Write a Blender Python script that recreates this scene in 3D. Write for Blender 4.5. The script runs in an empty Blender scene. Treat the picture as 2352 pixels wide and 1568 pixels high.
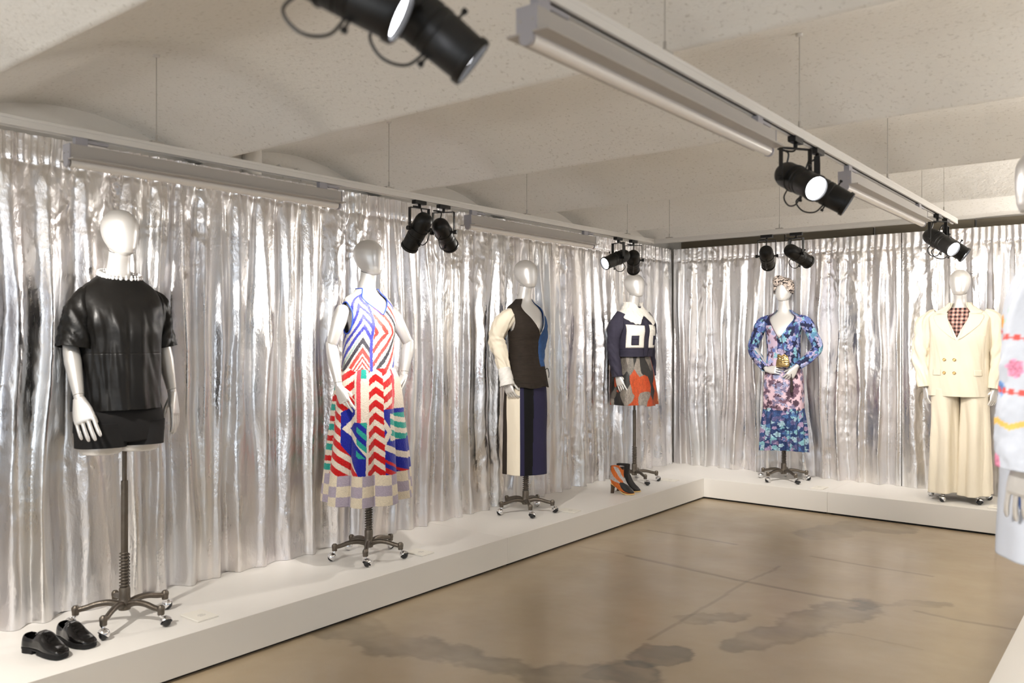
import bpy, math, random
import numpy as np
from mathutils import Vector, Matrix

scene = bpy.context.scene
COL = scene.collection
rng = np.random.RandomState(7)
random.seed(7)

# ------------------------------------------------------------------ camera, world, big lights, exposure
cd = bpy.data.cameras.new('camera')
cam = bpy.data.objects.new('camera', cd)
COL.objects.link(cam)
cam.location = (0, 0, 1.5)
cam.rotation_euler = (math.radians(90), 0, math.radians(38.3))
cd.sensor_width = 36.0
cd.lens = 1902 / 2352 * 36.0
cd.shift_y = -7 / 2352
cd.clip_start = 0.05
cd.dof.use_dof = True
cd.dof.focus_distance = 5.6
cd.dof.aperture_fstop = 2.6
scene.camera = cam

scene.view_settings.view_transform = 'Standard'
scene.view_settings.look = 'None'
scene.view_settings.gamma = 1.0
scene.view_settings.use_curve_mapping = False
scene.view_settings.exposure = 0.06

world = bpy.data.worlds.new('daylight')
scene.world = world
world.use_nodes = True
world.node_tree.nodes['Background'].inputs[0].default_value = (0.75, 0.86, 1.0, 1)
world.node_tree.nodes['Background'].inputs[1].default_value = 0.4
scene.cycles.max_bounces = 8
scene.cycles.diffuse_bounces = 4
scene.cycles.glossy_bounces = 4
scene.cycles.transmission_bounces = 2
scene.cycles.sample_clamp_indirect = 4.0
scene.cycles.caustics_reflective = True
scene.cycles.caustics_refractive = False


def area_light(name, loc, target, sx, sy, power, col):
    l = bpy.data.lights.new(name, 'AREA')
    l.shape = 'RECTANGLE'
    l.size, l.size_y = sx, sy
    l.energy = power
    l.color = col
    o = bpy.data.objects.new(name, l)
    COL.objects.link(o)
    o.location = loc
    o.rotation_euler = (Vector(target) - Vector(loc)).to_track_quat('-Z', 'Y').to_euler()
    return o


# cool window light behind the photographer; an added, unseen warm fill on the right
area_light('daylight_and_fill', (0.2, -2.85, 1.2), (0.2, 0.15, 4.2), 6.0, 1.2, 70, (0.84, 0.92, 1.0))
area_light('daylight_and_fill', (3.4, 2.6, 1.2), (1.0, 2.6, 4.0), 7.0, 1.2, 8, (1.0, 0.95, 0.89))
# added fill panels beside and behind the photographer, facing up to brighten the ceiling
for lx, ly, k in ((0.9, 1.0, 0.25), (0.9, 3.8, 0.4), (0.7, 6.9, 2.6), (2.0, 2.4, 0.4), (2.0, 5.6, 1.4), (-1.0, -1.2, 0.6), (-3.2, -1.2, 0.9)):
    area_light('added_ceiling_fill', (lx, ly, 1.75), (lx, ly, 4.0), 0.5, 0.5, 46 * k, (1.0, 0.95, 0.885))


# ------------------------------------------------------------------ helpers
def srgb(*c):
    if len(c) == 1:
        c = c[0]
    out = []
    for v in c:
        v = v / 255.0
        out.append(v / 12.92 if v <= 0.04045 else ((v + 0.055) / 1.055) ** 2.4)
    return tuple(out)


def mat(name, color=(0.8, 0.8, 0.8), rough=0.5, metal=0.0, bump=None, vcol=False, var=None, coat=0.0, sheen=0.0,
        spec=0.5, emit=None, rvar=None, anis=None, coatrough=0.05):
    """bump / var / rvar: lists of (scale or (sx,sy,sz), amount, detail) noise layers in object space"""
    m = bpy.data.materials.new(name)
    m.use_nodes = True
    nt = m.node_tree
    b = nt.nodes['Principled BSDF']
    b.inputs['Roughness'].default_value = rough
    b.inputs['Metallic'].default_value = metal
    b.inputs['Base Color'].default_value = (*color, 1)
    b.inputs['Coat Weight'].default_value = coat
    b.inputs['Coat Roughness'].default_value = coatrough
    b.inputs['Sheen Weight'].default_value = sheen
    b.inputs['Specular IOR Level'].default_value = spec
    tc = nt.nodes.new('ShaderNodeTexCoord')

    def noise(scale, detail):
        mp = nt.nodes.new('ShaderNodeMapping')
        s = scale if isinstance(scale, (tuple, list)) else (scale,) * 3
        mp.inputs['Scale'].default_value = s
        nt.links.new(tc.outputs['Object'], mp.inputs['Vector'])
        n = nt.nodes.new('ShaderNodeTexNoise')
        n.inputs['Scale'].default_value = 1.0
        n.inputs['Detail'].default_value = detail
        nt.links.new(mp.outputs['Vector'], n.inputs['Vector'])
        return n
    src = None
    if vcol:
        a = nt.nodes.new('ShaderNodeVertexColor')
        a.layer_name = 'Col'
        src = a.outputs['Color']
    if var:
        for sc, amt, det, tint, *lohi in var:
            n = noise(sc, det)
            mr = nt.nodes.new('ShaderNodeMapRange')
            mr.inputs['From Min'].default_value = lohi[0] if lohi else 0.3
            mr.inputs['From Max'].default_value = lohi[1] if lohi else 0.7
            nt.links.new(n.outputs['Fac'], mr.inputs['Value'])
            mx = nt.nodes.new('ShaderNodeMix')
            mx.data_type = 'RGBA'
            mx.blend_type = 'MULTIPLY'
            mul = nt.nodes.new('ShaderNodeMath')
            mul.operation = 'MULTIPLY'
            mul.inputs[1].default_value = amt
            nt.links.new(mr.outputs['Result'], mul.inputs[0])
            nt.links.new(mul.outputs[0], mx.inputs['Factor'])
            if src is None:
                mx.inputs['A'].default_value = (*color, 1)
            else:
                nt.links.new(src, mx.inputs['A'])
            mx.inputs['B'].default_value = (*tint, 1)
            src = mx.outputs['Result']
    if src is not None:
        nt.links.new(src, b.inputs['Base Color'])
    if rvar:
        sc, lo, hi, det = rvar
        n = noise(sc, det)
        mr = nt.nodes.new('ShaderNodeMapRange')
        mr.inputs['From Min'].default_value = 0.3
        mr.inputs['From Max'].default_value = 0.7
        mr.inputs['To Min'].default_value = lo
        mr.inputs['To Max'].default_value = hi
        nt.links.new(n.outputs['Fac'], mr.inputs['Value'])
        nt.links.new(mr.outputs['Result'], b.inputs['Roughness'])
    if bump:
        prev = None
        for sc, dist, det in bump:
            n = noise(sc, det)
            bp = nt.nodes.new('ShaderNodeBump')
            bp.inputs['Strength'].default_value = 1.0
            bp.inputs['Distance'].default_value = dist
            nt.links.new(n.outputs['Fac'], bp.inputs['Height'])
            if prev is not None:
                nt.links.new(prev.outputs['Normal'], bp.inputs['Normal'])
            prev = bp
        nt.links.new(prev.outputs['Normal'], b.inputs['Normal'])
    if emit:
        b.inputs['Emission Color'].default_value = (*emit[0], 1)
        b.inputs['Emission Strength'].default_value = emit[1]
    return m


def vhash(ix, iy, seed):
    h = (ix.astype(np.int64) * 374761393 + iy.astype(np.int64) * 668265263 + seed * 1274126177) & 0x7fffffff
    h = ((h ^ (h >> 13)) * 1274126177) & 0x7fffffff
    h = (h ^ (h >> 16)) & 0xffff
    return h / 65535.0


def vn(x, y, seed=0):
    """smooth value noise in [-1, 1]"""
    x = np.asarray(x, float)
    y = np.asarray(y, float)
    x, y = np.broadcast_arrays(x, y)
    ix = np.floor(x)
    iy = np.floor(y)
    fx = x - ix
    fy = y - iy
    fx = fx * fx * fx * (fx * (fx * 6 - 15) + 10)
    fy = fy * fy * fy * (fy * (fy * 6 - 15) + 10)
    a = vhash(ix, iy, seed)
    b = vhash(ix + 1, iy, seed)
    c = vhash(ix, iy + 1, seed)
    d = vhash(ix + 1, iy + 1, seed)
    return ((a + (b - a) * fx) * (1 - fy) + (c + (d - c) * fx) * fy) * 2 - 1


def fbm(x, y, seed=0, oct=4):
    r = 0
    a = 0.5
    for k in range(oct):
        r = r + a * vn(x * 2 ** k, y * 2 ** k, seed + k * 17)
        a *= 0.5
    return r


def sstep(a, b, x):
    t = np.clip((np.asarray(x, float) - a) / (b - a), 0, 1)
    return t * t * (3 - 2 * t)


def spl(xs, ys, x):
    """Catmull-Rom through (xs, ys)"""
    xs = np.asarray(xs, float)
    ys = np.asarray(ys, float)
    x = np.clip(np.asarray(x, float), xs[0], xs[-1])
    m = np.gradient(ys, xs)
    i = np.clip(np.searchsorted(xs, x, side='right') - 1, 0, len(xs) - 2)
    h = xs[i + 1] - xs[i]
    t = (x - xs[i]) / h
    return ((2 * t ** 3 - 3 * t ** 2 + 1) * ys[i] + (t ** 3 - 2 * t ** 2 + t) * h * m[i]
            + (-2 * t ** 3 + 3 * t ** 2) * ys[i + 1] + (t ** 3 - t ** 2) * h * m[i + 1])


def gridF(nu, nv, wrap=False):
    """quads of a grid whose vertex index is j*nu+i"""
    i = np.arange(nu if wrap else nu - 1)
    j = np.arange(nv - 1)
    I, J = np.meshgrid(i, j)
    I2 = (I + 1) % nu
    return np.stack([J * nu + I, J * nu + I2, (J + 1) * nu + I2, (J + 1) * nu + I], -1).reshape(-1, 4)


def link(o, parent=None):
    COL.objects.link(o)
    if parent is not None:
        o.parent = parent
    return o


def mesh_np(name, V, Q, m=None, parent=None, colors=None, smooth=True, thick=0, off=-1, loc=None):
    """fast quad mesh"""
    me = bpy.data.meshes.new(name)
    V = np.ascontiguousarray(V.reshape(-1, 3), dtype=np.float32)
    Q = np.ascontiguousarray(Q, dtype=np.int32)
    n = len(Q)
    k = Q.shape[1]
    me.vertices.add(len(V))
    me.vertices.foreach_set('co', V.ravel())
    me.loops.add(n * k)
    me.loops.foreach_set('vertex_index', Q.ravel())
    me.polygons.add(n)
    me.polygons.foreach_set('loop_start', np.arange(0, n * k, k, dtype=np.int32))
    if smooth:
        me.polygons.foreach_set('use_smooth', np.ones(n, dtype=bool))
    me.update(calc_edges=True)
    me.validate()
    if colors is not None:
        at = me.color_attributes.new('Col', 'FLOAT_COLOR', 'POINT')
        c = np.ones((len(V), 4), np.float32)
        c[:, :3] = colors
        at.data.foreach_set('color', c.ravel())
    if m is not None:
        me.materials.append(m)
    o = link(bpy.data.objects.new(name, me), parent)
    if loc is not None:
        o.location = loc
    if thick:
        md = o.modifiers.new('thickness', 'SOLIDIFY')
        md.thickness = thick
        md.offset = off
    return o


class MB:
    """collects primitives, builds ONE mesh object"""
    def __init__(self):
        self.V = []
        self.F = []
        self.M = []
        self.n = 0

    def add(self, vf, mi=0):
        V, F = vf
        V = np.asarray(V, float).reshape(-1, 3)
        for f in F:
            self.F.append(tuple(int(a) + self.n for a in f))
            self.M.append(mi)
        self.V.append(V)
        self.n += len(V)
        return self

    def build(self, name, mats, parent=None, angle=0.65, bevel=0, loc=None, mesh_only=False, xf=None):
        V = np.concatenate(self.V)
        if xf is not None:
            V = (np.c_[V, np.ones(len(V))] @ np.array(xf).T)[:, :3]
        me = bpy.data.meshes.new(name)
        me.from_pydata(V.tolist(), [], self.F)
        if not isinstance(mats, (list, tuple)):
            mats = [mats]
        for m in mats:
            me.materials.append(m)
        me.polygons.foreach_set('material_index', np.array(self.M, dtype=np.int32))
        me.polygons.foreach_set('use_smooth', np.ones(len(self.F), dtype=bool))
        me.set_sharp_from_angle(angle=angle)
        me.update()
        if mesh_only:
            return me
        o = link(bpy.data.objects.new(name, me), parent)
        if loc is not None:
            o.location = loc
        if bevel:
            md = o.modifiers.new('bevel', 'BEVEL')
            md.width = bevel
            md.segments = 2
            md.limit_method = 'ANGLE'
        return o


def box(c, s):
    x, y, z = c
    a, b, d = s[0] / 2, s[1] / 2, s[2] / 2
    V = [(x - a, y - b, z - d), (x + a, y - b, z - d), (x + a, y + b, z - d), (x - a, y + b, z - d),
         (x - a, y - b, z + d), (x + a, y - b, z + d), (x + a, y + b, z + d), (x - a, y + b, z + d)]
    F = [(0, 3, 2, 1), (4, 5, 6, 7), (0, 1, 5, 4), (1, 2, 6, 5), (2, 3, 7, 6), (3, 0, 4, 7)]
    return V, F


def box2(x0, x1, y0, y1, z0, z1):
    return box(((x0 + x1) / 2, (y0 + y1) / 2, (z0 + z1) / 2), (x1 - x0, y1 - y0, z1 - z0))


def frames(P):
    P = np.asarray(P, float)
    T = np.gradient(P, axis=0)
    T /= np.linalg.norm(T, axis=1)[:, None] + 1e-12
    up = np.array([0, 0, 1.0]) if abs(T[0][2]) < 0.9 else np.array([1.0, 0, 0])
    N = [np.cross(up, T[0])]
    N[0] /= np.linalg.norm(N[0])
    for k in range(1, len(P)):
        v = N[-1] - T[k] * (N[-1] @ T[k])
        N.append(v / (np.linalg.norm(v) + 1e-12))
    N = np.array(N)
    B = np.cross(T, N)
    return T, N, B


def tube(path, r, n=12, cap='flat', closed=False):
    P = np.asarray(path, float)
    r = np.broadcast_to(np.asarray(r, float), (len(P),)).copy()
    if cap == 'round':
        T0 = P[0] - P[1]
        T0 /= np.linalg.norm(T0)
        T1 = P[-1] - P[-2]
        T1 /= np.linalg.norm(T1)
        ks = [0.35, 0.7, 0.92, 1.0]
        pre = [(P[0] + T0 * r[0] * k, r[0] * math.sqrt(max(0.0004, 1 - k * k))) for k in reversed(ks)]
        post = [(P[-1] + T1 * r[-1] * k, r[-1] * math.sqrt(max(0.0004, 1 - k * k))) for k in ks]
        P = np.array([a for a, _ in pre] + list(P) + [a for a, _ in post])
        r = np.array([a for _, a in pre] + list(r) + [a for _, a in post])
    T, N, B = frames(P)
    a = np.linspace(0, 2 * np.pi, n, endpoint=False)
    V = P[:, None, :] + r[:, None, None] * (np.cos(a)[None, :, None] * N[:, None, :] + np.sin(a)[None, :, None] * B[:, None, :])
    m = len(P)
    F = [tuple(q) for q in gridF(n, m, True)]
    if closed:
        F += [((m - 1) * n + i, (m - 1) * n + (i + 1) % n, (i + 1) % n, i) for i in range(n)]
    elif cap:
        F.append(tuple(range(n - 1, -1, -1)))
        F.append(tuple((m - 1) * n + i for i in range(n)))
    return V.reshape(-1, 3), F


def crom(pts, n):
    pts = np.asarray(pts, float)
    t = np.r_[0, np.cumsum(np.linalg.norm(np.diff(pts, axis=0), axis=1))]
    u = np.linspace(0, t[-1], n)
    return np.stack([spl(t, pts[:, k], u) for k in range(3)], -1)


def lathe(prof, n=24, axis=None, origin=(0, 0, 0)):
    """prof: (r, h) pairs along axis"""
    pr = np.asarray(prof, float)
    a = np.linspace(0, 2 * np.pi, n, endpoint=False)
    V = np.stack([pr[:, 0:1] * np.cos(a), pr[:, 0:1] * np.sin(a), np.repeat(pr[:, 1:2], n, 1)], -1).reshape(-1, 3)
    if axis is not None:
        q = Vector((0, 0, 1)).rotation_difference(Vector(axis).normalized()).to_matrix()
        V = V @ np.array(q).T
    V = V + np.asarray(origin, float)
    m = len(pr)
    F = [tuple(q) for q in gridF(n, m, True)]
    if pr[0, 0] > 1e-5:
        F.append(tuple(range(n - 1, -1, -1)))
    if pr[-1, 0] > 1e-5:
        F.append(tuple((m - 1) * n + i for i in range(n)))
    return V, F


def sphere(c, r, nu=16, nv=10):
    r = np.broadcast_to(np.asarray(r, float), (3,))
    th = np.linspace(0.02, np.pi - 0.02, nv)[::-1]
    pr = np.stack([np.sin(th), np.cos(th)], -1)
    V, F = lathe(pr, nu)
    return V * r + np.asarray(c, float), F


def torus(R, r, n=24, m=8, axis=(0, 0, 1), origin=(0, 0, 0)):
    a = np.linspace(0, 2 * np.pi, n, endpoint=False)
    q = np.array(Vector((0, 0, 1)).rotation_difference(Vector(axis).normalized()).to_matrix())
    P = np.stack([R * np.cos(a), R * np.sin(a), 0 * a], -1)
    b = np.linspace(0, 2 * np.pi, m, endpoint=False)
    V = (P[:, None, :] * (1 + r / R * np.cos(b))[None, :, None]) + np.array([0, 0, 1.0]) * (r * np.sin(b))[None, :, None]
    V = V.reshape(-1, 3) @ q.T + np.asarray(origin, float)
    F = [tuple(f) for f in gridF(m, n, True)]
    F += [((n - 1) * m + i, (n - 1) * m + (i + 1) % m, (i + 1) % m, i) for i in range(m)]
    return V, F


def thing(name, label, cat, loc=(0, 0, 0), rz=0, group=None):
    o = bpy.data.objects.new(name, None)
    COL.objects.link(o)
    o.empty_display_size = 0.1
    o.location = loc
    o.rotation_euler = (0, 0, rz)
    o['label'] = label
    o['category'] = cat
    if group:
        o['group'] = group
    return o


def tag(o, label, cat, group=None):
    o['label'] = label
    o['category'] = cat
    if group:
        o['group'] = group
    return o


def struct(o):
    o['kind'] = 'structure'
    return o


def share(name, me, parent, loc=(0, 0, 0), rz=0):
    o = bpy.data.objects.new(name, me)
    link(o, parent)
    o.location = loc
    o.rotation_euler = (0, 0, rz)
    return o


# ------------------------------------------------------------------ materials
M = {}
M['plaster'] = mat('rough_plaster', (0.82, 0.80, 0.755), 0.9, bump=[(6, 0.008, 2), (60, 0.0022, 3)],
                   var=[(62, 0.6, 4, (0.62, 0.60, 0.56), 0.58, 0.74), (2.0, 0.12, 2, (0.86, 0.9, 0.95))])
M['wallwhite'] = mat('painted_wall', (0.74, 0.71, 0.66), 0.85, bump=[(30, 0.003, 3)])
M['farwall'] = mat('dark_grey_wall', (0.16, 0.15, 0.14), 0.8, bump=[(30, 0.003, 3)])
M['platform'] = mat('matt_white_lacquer', (0.80, 0.775, 0.735), 0.45, var=[(3, 0.05, 3, (0.8, 0.78, 0.75))], spec=0.35)
M['black'] = mat('black_gap', (0.012, 0.011, 0.010), 0.8)
M['foil'] = mat('silver_foil', (0.86, 0.85, 0.83), 0.30, 1.0,
                bump=[((24, 24, 9), 0.0030, 3), ((80, 80, 50), 0.0015, 3)],
                var=[((5, 5, 0.9), 0.32, 2, (0.78, 0.83, 1.0)), ((4, 4, 1.1), 0.26, 2, (1.0, 0.84, 0.79))],
                rvar=((14, 14, 3), 0.30 - 0.07, 0.30 + 0.10, 3))
M['skin'] = mat('satin_silver_shell', (0.80, 0.785, 0.765), 0.36, 0.55, spec=0.5)
M['iron'] = mat('cast_iron', (0.15, 0.130, 0.108), 0.40, 0.8, bump=[(160, 0.0012, 2)], var=[(25, 0.5, 3, (0.6, 0.52, 0.45))])
M['chrome'] = mat('chrome', (0.85, 0.85, 0.86), 0.08, 1.0)
M['rubber'] = mat('black_rubber', (0.010, 0.010, 0.011), 0.35)
M['track'] = mat('white_track', (0.70, 0.68, 0.65), 0.4)
M['fixture'] = mat('grey_white_housing', (0.40, 0.375, 0.35), 0.45)
M['endplate'] = mat('grey_end_plate', (0.36, 0.35, 0.38), 0.5)
M['tubelamp'] = mat('unlit_tube', (0.80, 0.76, 0.72), 0.25)
M['can'] = mat('black_can', (0.007, 0.0065, 0.006), 0.42, bump=[(300, 0.0003, 2)], spec=0.32)
M['lens'] = mat('lit_lens', (0.9, 0.9, 0.9), 0.3, emit=((0.93, 0.94, 1.0), 14.0))
M['wire'] = mat('steel_wire', (0.42, 0.40, 0.37), 0.4, 0.6)
M['shadedstrip'] = mat('shaded_brown_strip', (0.15, 0.125, 0.085), 0.7, var=[((3, 40, 40), 0.3, 3, (0.7, 0.7, 0.7))])

# ------------------------------------------------------------------ floor (stains, joints and cracks of the polished concrete)
def G(px, py, z=0.0):
    """authoring aid: the floor point seen at a photo pixel"""
    a = math.radians(38.3)
    dx, dy = -math.sin(a), math.cos(a)
    u = (px - 1176) / 1902.0
    w = (777 - py) / 1902.0
    t = (z - 1.5) / w
    return (t * (dx + dy * u), t * (dy - dx * u))


def segdist(X, Y, pts):
    best = np.full(X.shape, 9.0)
    for (x0, y0), (x1, y1) in zip(pts[:-1], pts[1:]):
        vx, vy = x1 - x0, y1 - y0
        t = np.clip(((X - x0) * vx + (Y - y0) * vy) / (vx * vx + vy * vy + 1e-12), 0, 1)
        best = np.minimum(best, np.hypot(X - x0 - t * vx, Y - y0 - t * vy))
    return best


fx = np.concatenate([np.linspace(-4.2, -3.5, 8)[:-1], np.linspace(-3.5, 0.2, 340), np.linspace(0.2, 3.55, 20)[1:]])
fy = np.concatenate([np.linspace(-3.0, 1.2, 20)[:-1], np.linspace(1.2, 7.3, 560), np.linspace(7.3, 8.1, 6)[1:]])
FX, FY = np.meshgrid(fx, fy)
base = np.array(srgb(164,147,122))
wx = FX + 0.05 * fbm(FX * 4, FY * 4, 3)
wy = FY + 0.05 * fbm(FX * 4, FY * 4, 9)
f = np.ones(FX.shape)
f *= 1 + 0.10 * fbm(FX * 1.1, FY * 1.1, 21) + 0.06 * fbm(FX * 6, FY * 6, 5)


def stroke(pix, width, dark, soft=0.4, wob=1.0):
    global f
    pts = [G(*p) for p in pix]
    d = segdist(FX + (wx - FX) * wob, FY + (wy - FY) * wob, pts)
    k = 1 - sstep(width * (1 - soft), width, d)
    f = f * (1 - dark * k)


def stain(pix, width, dark):
    """a damp-looking patch with ragged edges: darker rim in places, paler middle"""
    global f
    pts = [G(*p) for p in pix]
    n = fbm(FX * 2.6, FY * 2.6, 33)
    d = segdist(FX, FY, pts) + 0.17 * n + 0.06 * fbm(FX * 8, FY * 8, 3) + 0.025 * fbm(FX * 24, FY * 24, 2)
    k = 1 - sstep(width * 0.72, width, d)
    rim = k * sstep(width * 0.35, width * 0.85, d) * sstep(-0.1, 0.4, fbm(FX * 1.7, FY * 1.7, 15))
    tone = np.clip(0.45 + 1.1 * fbm(FX * 2.2, FY * 5.0, 8) + 0.5 * fbm(FX * 9, FY * 12, 18), 0, 1)
    f = f * (1 - dark * k * (0.30 + 0.70 * tone)) * (1 - dark * 0.45 * rim)


stain([(800, 1440), (880, 1475), (1000, 1500), (1120, 1525), (1250, 1548), (1420, 1560)], 0.17, 0.42)
stain([(1400, 1545), (1460, 1552)], 0.06, 0.28)
stain([(1590, 1420), (1680, 1418)], 0.10, 0.42)
stain([(1500, 1498), (1545, 1500)], 0.10, 0.55)
stain([(1700, 1478), (1790, 1452), (1880, 1422), (1990, 1390)], 0.13, 0.40)
stain([(1990, 1390), (2080, 1388), (2170, 1384)], 0.08, 0.40)
stain([(1870, 1228), (1950, 1203), (2040, 1214)], 0.17, 0.30)
stroke([(1330, 1254), (1440, 1274), (1600, 1307), (1690, 1331)], 0.013, 0.14, wob=0.1)
stroke([(1440, 1276), (1560, 1302), (1690, 1331), (1800, 1352), (1900, 1371), (1985, 1383)], 0.022, 0.38, wob=0.12)
stroke([(2105, 1403), (2200, 1424), (2352, 1448)], 0.020, 0.32, wob=0.12)
stroke([(1490, 1217), (1560, 1228), (1690, 1250)], 0.022, 0.32, wob=0.12)
stroke([(1865, 1277), (1990, 1299), (2140, 1323)], 0.018, 0.32, wob=0.12)
stroke([(1790, 1300), (1720, 1335), (1640, 1380), (1560, 1432), (1490, 1470)], 0.014, 0.27, wob=0.5)
stroke([(1900, 1450), (2000, 1466), (2120, 1492)], 0.010, 0.14, wob=0.5)
FZ = np.zeros(FX.shape)
fc = base[None, None, :] * f[..., None]
fc[..., 2] *= 1 - 0.02 * np.clip(fbm(FX * 0.8, FY * 0.8, 61) * 3, -1, 1)
M['floor'] = mat('polished_concrete', srgb(164,147,122), 0.36, vcol=True, spec=0.5, coat=0.4, coatrough=0.19,
                 bump=[(4, 0.006, 2)], rvar=((3, 3, 3), 0.34, 0.48, 4), var=[(120, 0.12, 2, (0.75, 0.73, 0.7))])
struct(mesh_np('floor', np.stack([FX, FY, FZ], -1), gridF(len(fx), len(fy)), M['floor'], colors=fc.reshape(-1, 3)))

# ------------------------------------------------------------------ vaulted ceiling
cxs = np.linspace(-4.2, 3.6, 120)
cys = np.linspace(-3.1, 8.1, 700)
CX, CY = np.meshgrid(cxs, cys)
t = np.mod((CY - 1.18) / 1.3, 1.0)
prof = np.clip(1 - (2 * t - 1) ** 2, 0, 1)
CZ = 2.438 + 0.192 * np.sqrt(prof * prof + 0.06 * prof) / math.sqrt(1.06)
CZ = np.where(CY > 7.03, np.maximum(CZ, 2.50 + 0.008 * vn(CX * 3, CX * 0 + 0.5, 4)), CZ)
CZ = CZ + 0.006 * fbm(CX * 1.3, CY * 2.0, 12) - 0.012 * np.exp(-(CX + 4.18) / 0.09) * sstep(0.05, 0.5, prof)
struct(mesh_np('ceiling', np.stack([CX, CY, CZ], -1), gridF(len(cxs), len(cys))[:, ::-1], M['plaster']))

# ------------------------------------------------------------------ walls
struct(MB().add(box2(-4.30, -4.18, -3.1, 8.15, 0, 2.75)).build('wall_left', M['wallwhite']))
struct(MB().add(box2(-4.18, 3.6, 8.02, 8.15, 0, 2.75)).build('wall_back', M['wallwhite']))
struct(MB().add(box2(3.5, 3.6, -3.1, 8.02, 0, 0.45)).add(box2(3.5, 3.6, -3.1, 8.02, 2.35, 2.75))
       .add(box2(3.5, 3.6, -3.1, -1.0, 0.45, 2.35)).add(box2(3.5, 3.6, 6.2, 8.02, 0.45, 2.35)).build('wall_right', M['farwall']))
struct(MB().add(box2(-4.18, 3.5, -3.1, -2.98, 0, 0.5)).add(box2(-4.18, 3.5, -3.1, -2.98, 2.4, 2.75))
       .add(box2(-4.18, -2.9, -3.1, -2.98, 0.5, 2.4)).add(box2(3.3, 3.5, -3.1, -2.98, 0.5, 2.4)).build('wall_front', M['wallwhite']))
bx = [(-4.02, -2.92), (-2.90, -2.10), (-2.08, -1.28), (-1.26, -0.30), (-0.28, 0.9)]  # strips stand for the brown wall above the curtain, its shade in the colour
for k, (a, b) in enumerate(bx):
    struct(MB().add(box2(a, b, 7.975, 8.015, 2.36, 2.515)).build('trim_%d' % (k + 1), M['shadedstrip']))
# boxed pipe and two hooks high on the left wall, above the curtain
struct(MB().add(tube([(-4.155, 2.83, 2.38), (-4.155, 2.83, 2.66)], 0.055, 20)).build('trim_6', M['wallwhite']))
for k, yy in enumerate((3.02, 3.15)):
    pts = crom([(-4.18, yy, 2.53), (-4.15, yy, 2.535), (-4.135, yy + 0.01, 2.50), (-4.15, yy + 0.025, 2.465)], 12)
    tag(MB().add(tube(pts, 0.006, 8, 'round')).build('wall_hook', M['wallwhite']),
        'small white hook high on the wall above the foil curtain, ' + ('nearer the boxed pipe' if k == 0 else 'farther from the boxed pipe'), 'hook', 'white wall hooks')


# ------------------------------------------------------------------ platforms
def platform(label, x0, x1, y0, y1, sides):
    t = thing('platform', label, 'platform', ((x0 + x1) / 2, (y0 + y1) / 2, 0), 0, 'white platform sections')
    hx, hy = (x1 - x0) / 2, (y1 - y0) / 2
    MB().add(box((0, 0, 0.103), (2 * hx - 0.0015, 2 * hy - 0.0015, 0.174))).build('deck', M['platform'], t, bevel=0.0015)
    MB().add(box((0, 0, 0.0085), (2 * hx - 0.05, 2 * hy - 0.05, 0.017))).build('plinth', M['black'], t)
    return t


platform('long white platform section along the left curtain, nearest the camera', -4.14, -3.40, -0.9, 4.26, 'x')
platform('white platform section along the left curtain, running into the far corner', -4.14, -3.40, 4.26, 7.21, 'x')
platform('white corner platform section at the back, under the floral dress mannequin', -4.14, -2.268, 7.21, 7.97, 'y')
platform('white platform section at the back, under the cream suit mannequin', -2.268, 0.15, 7.21, 7.97, 'y')
platform('white platform on the right, under the embroidered white coat mannequin', -0.53, 0.15, 1.9, 7.21, 'x')


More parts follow.
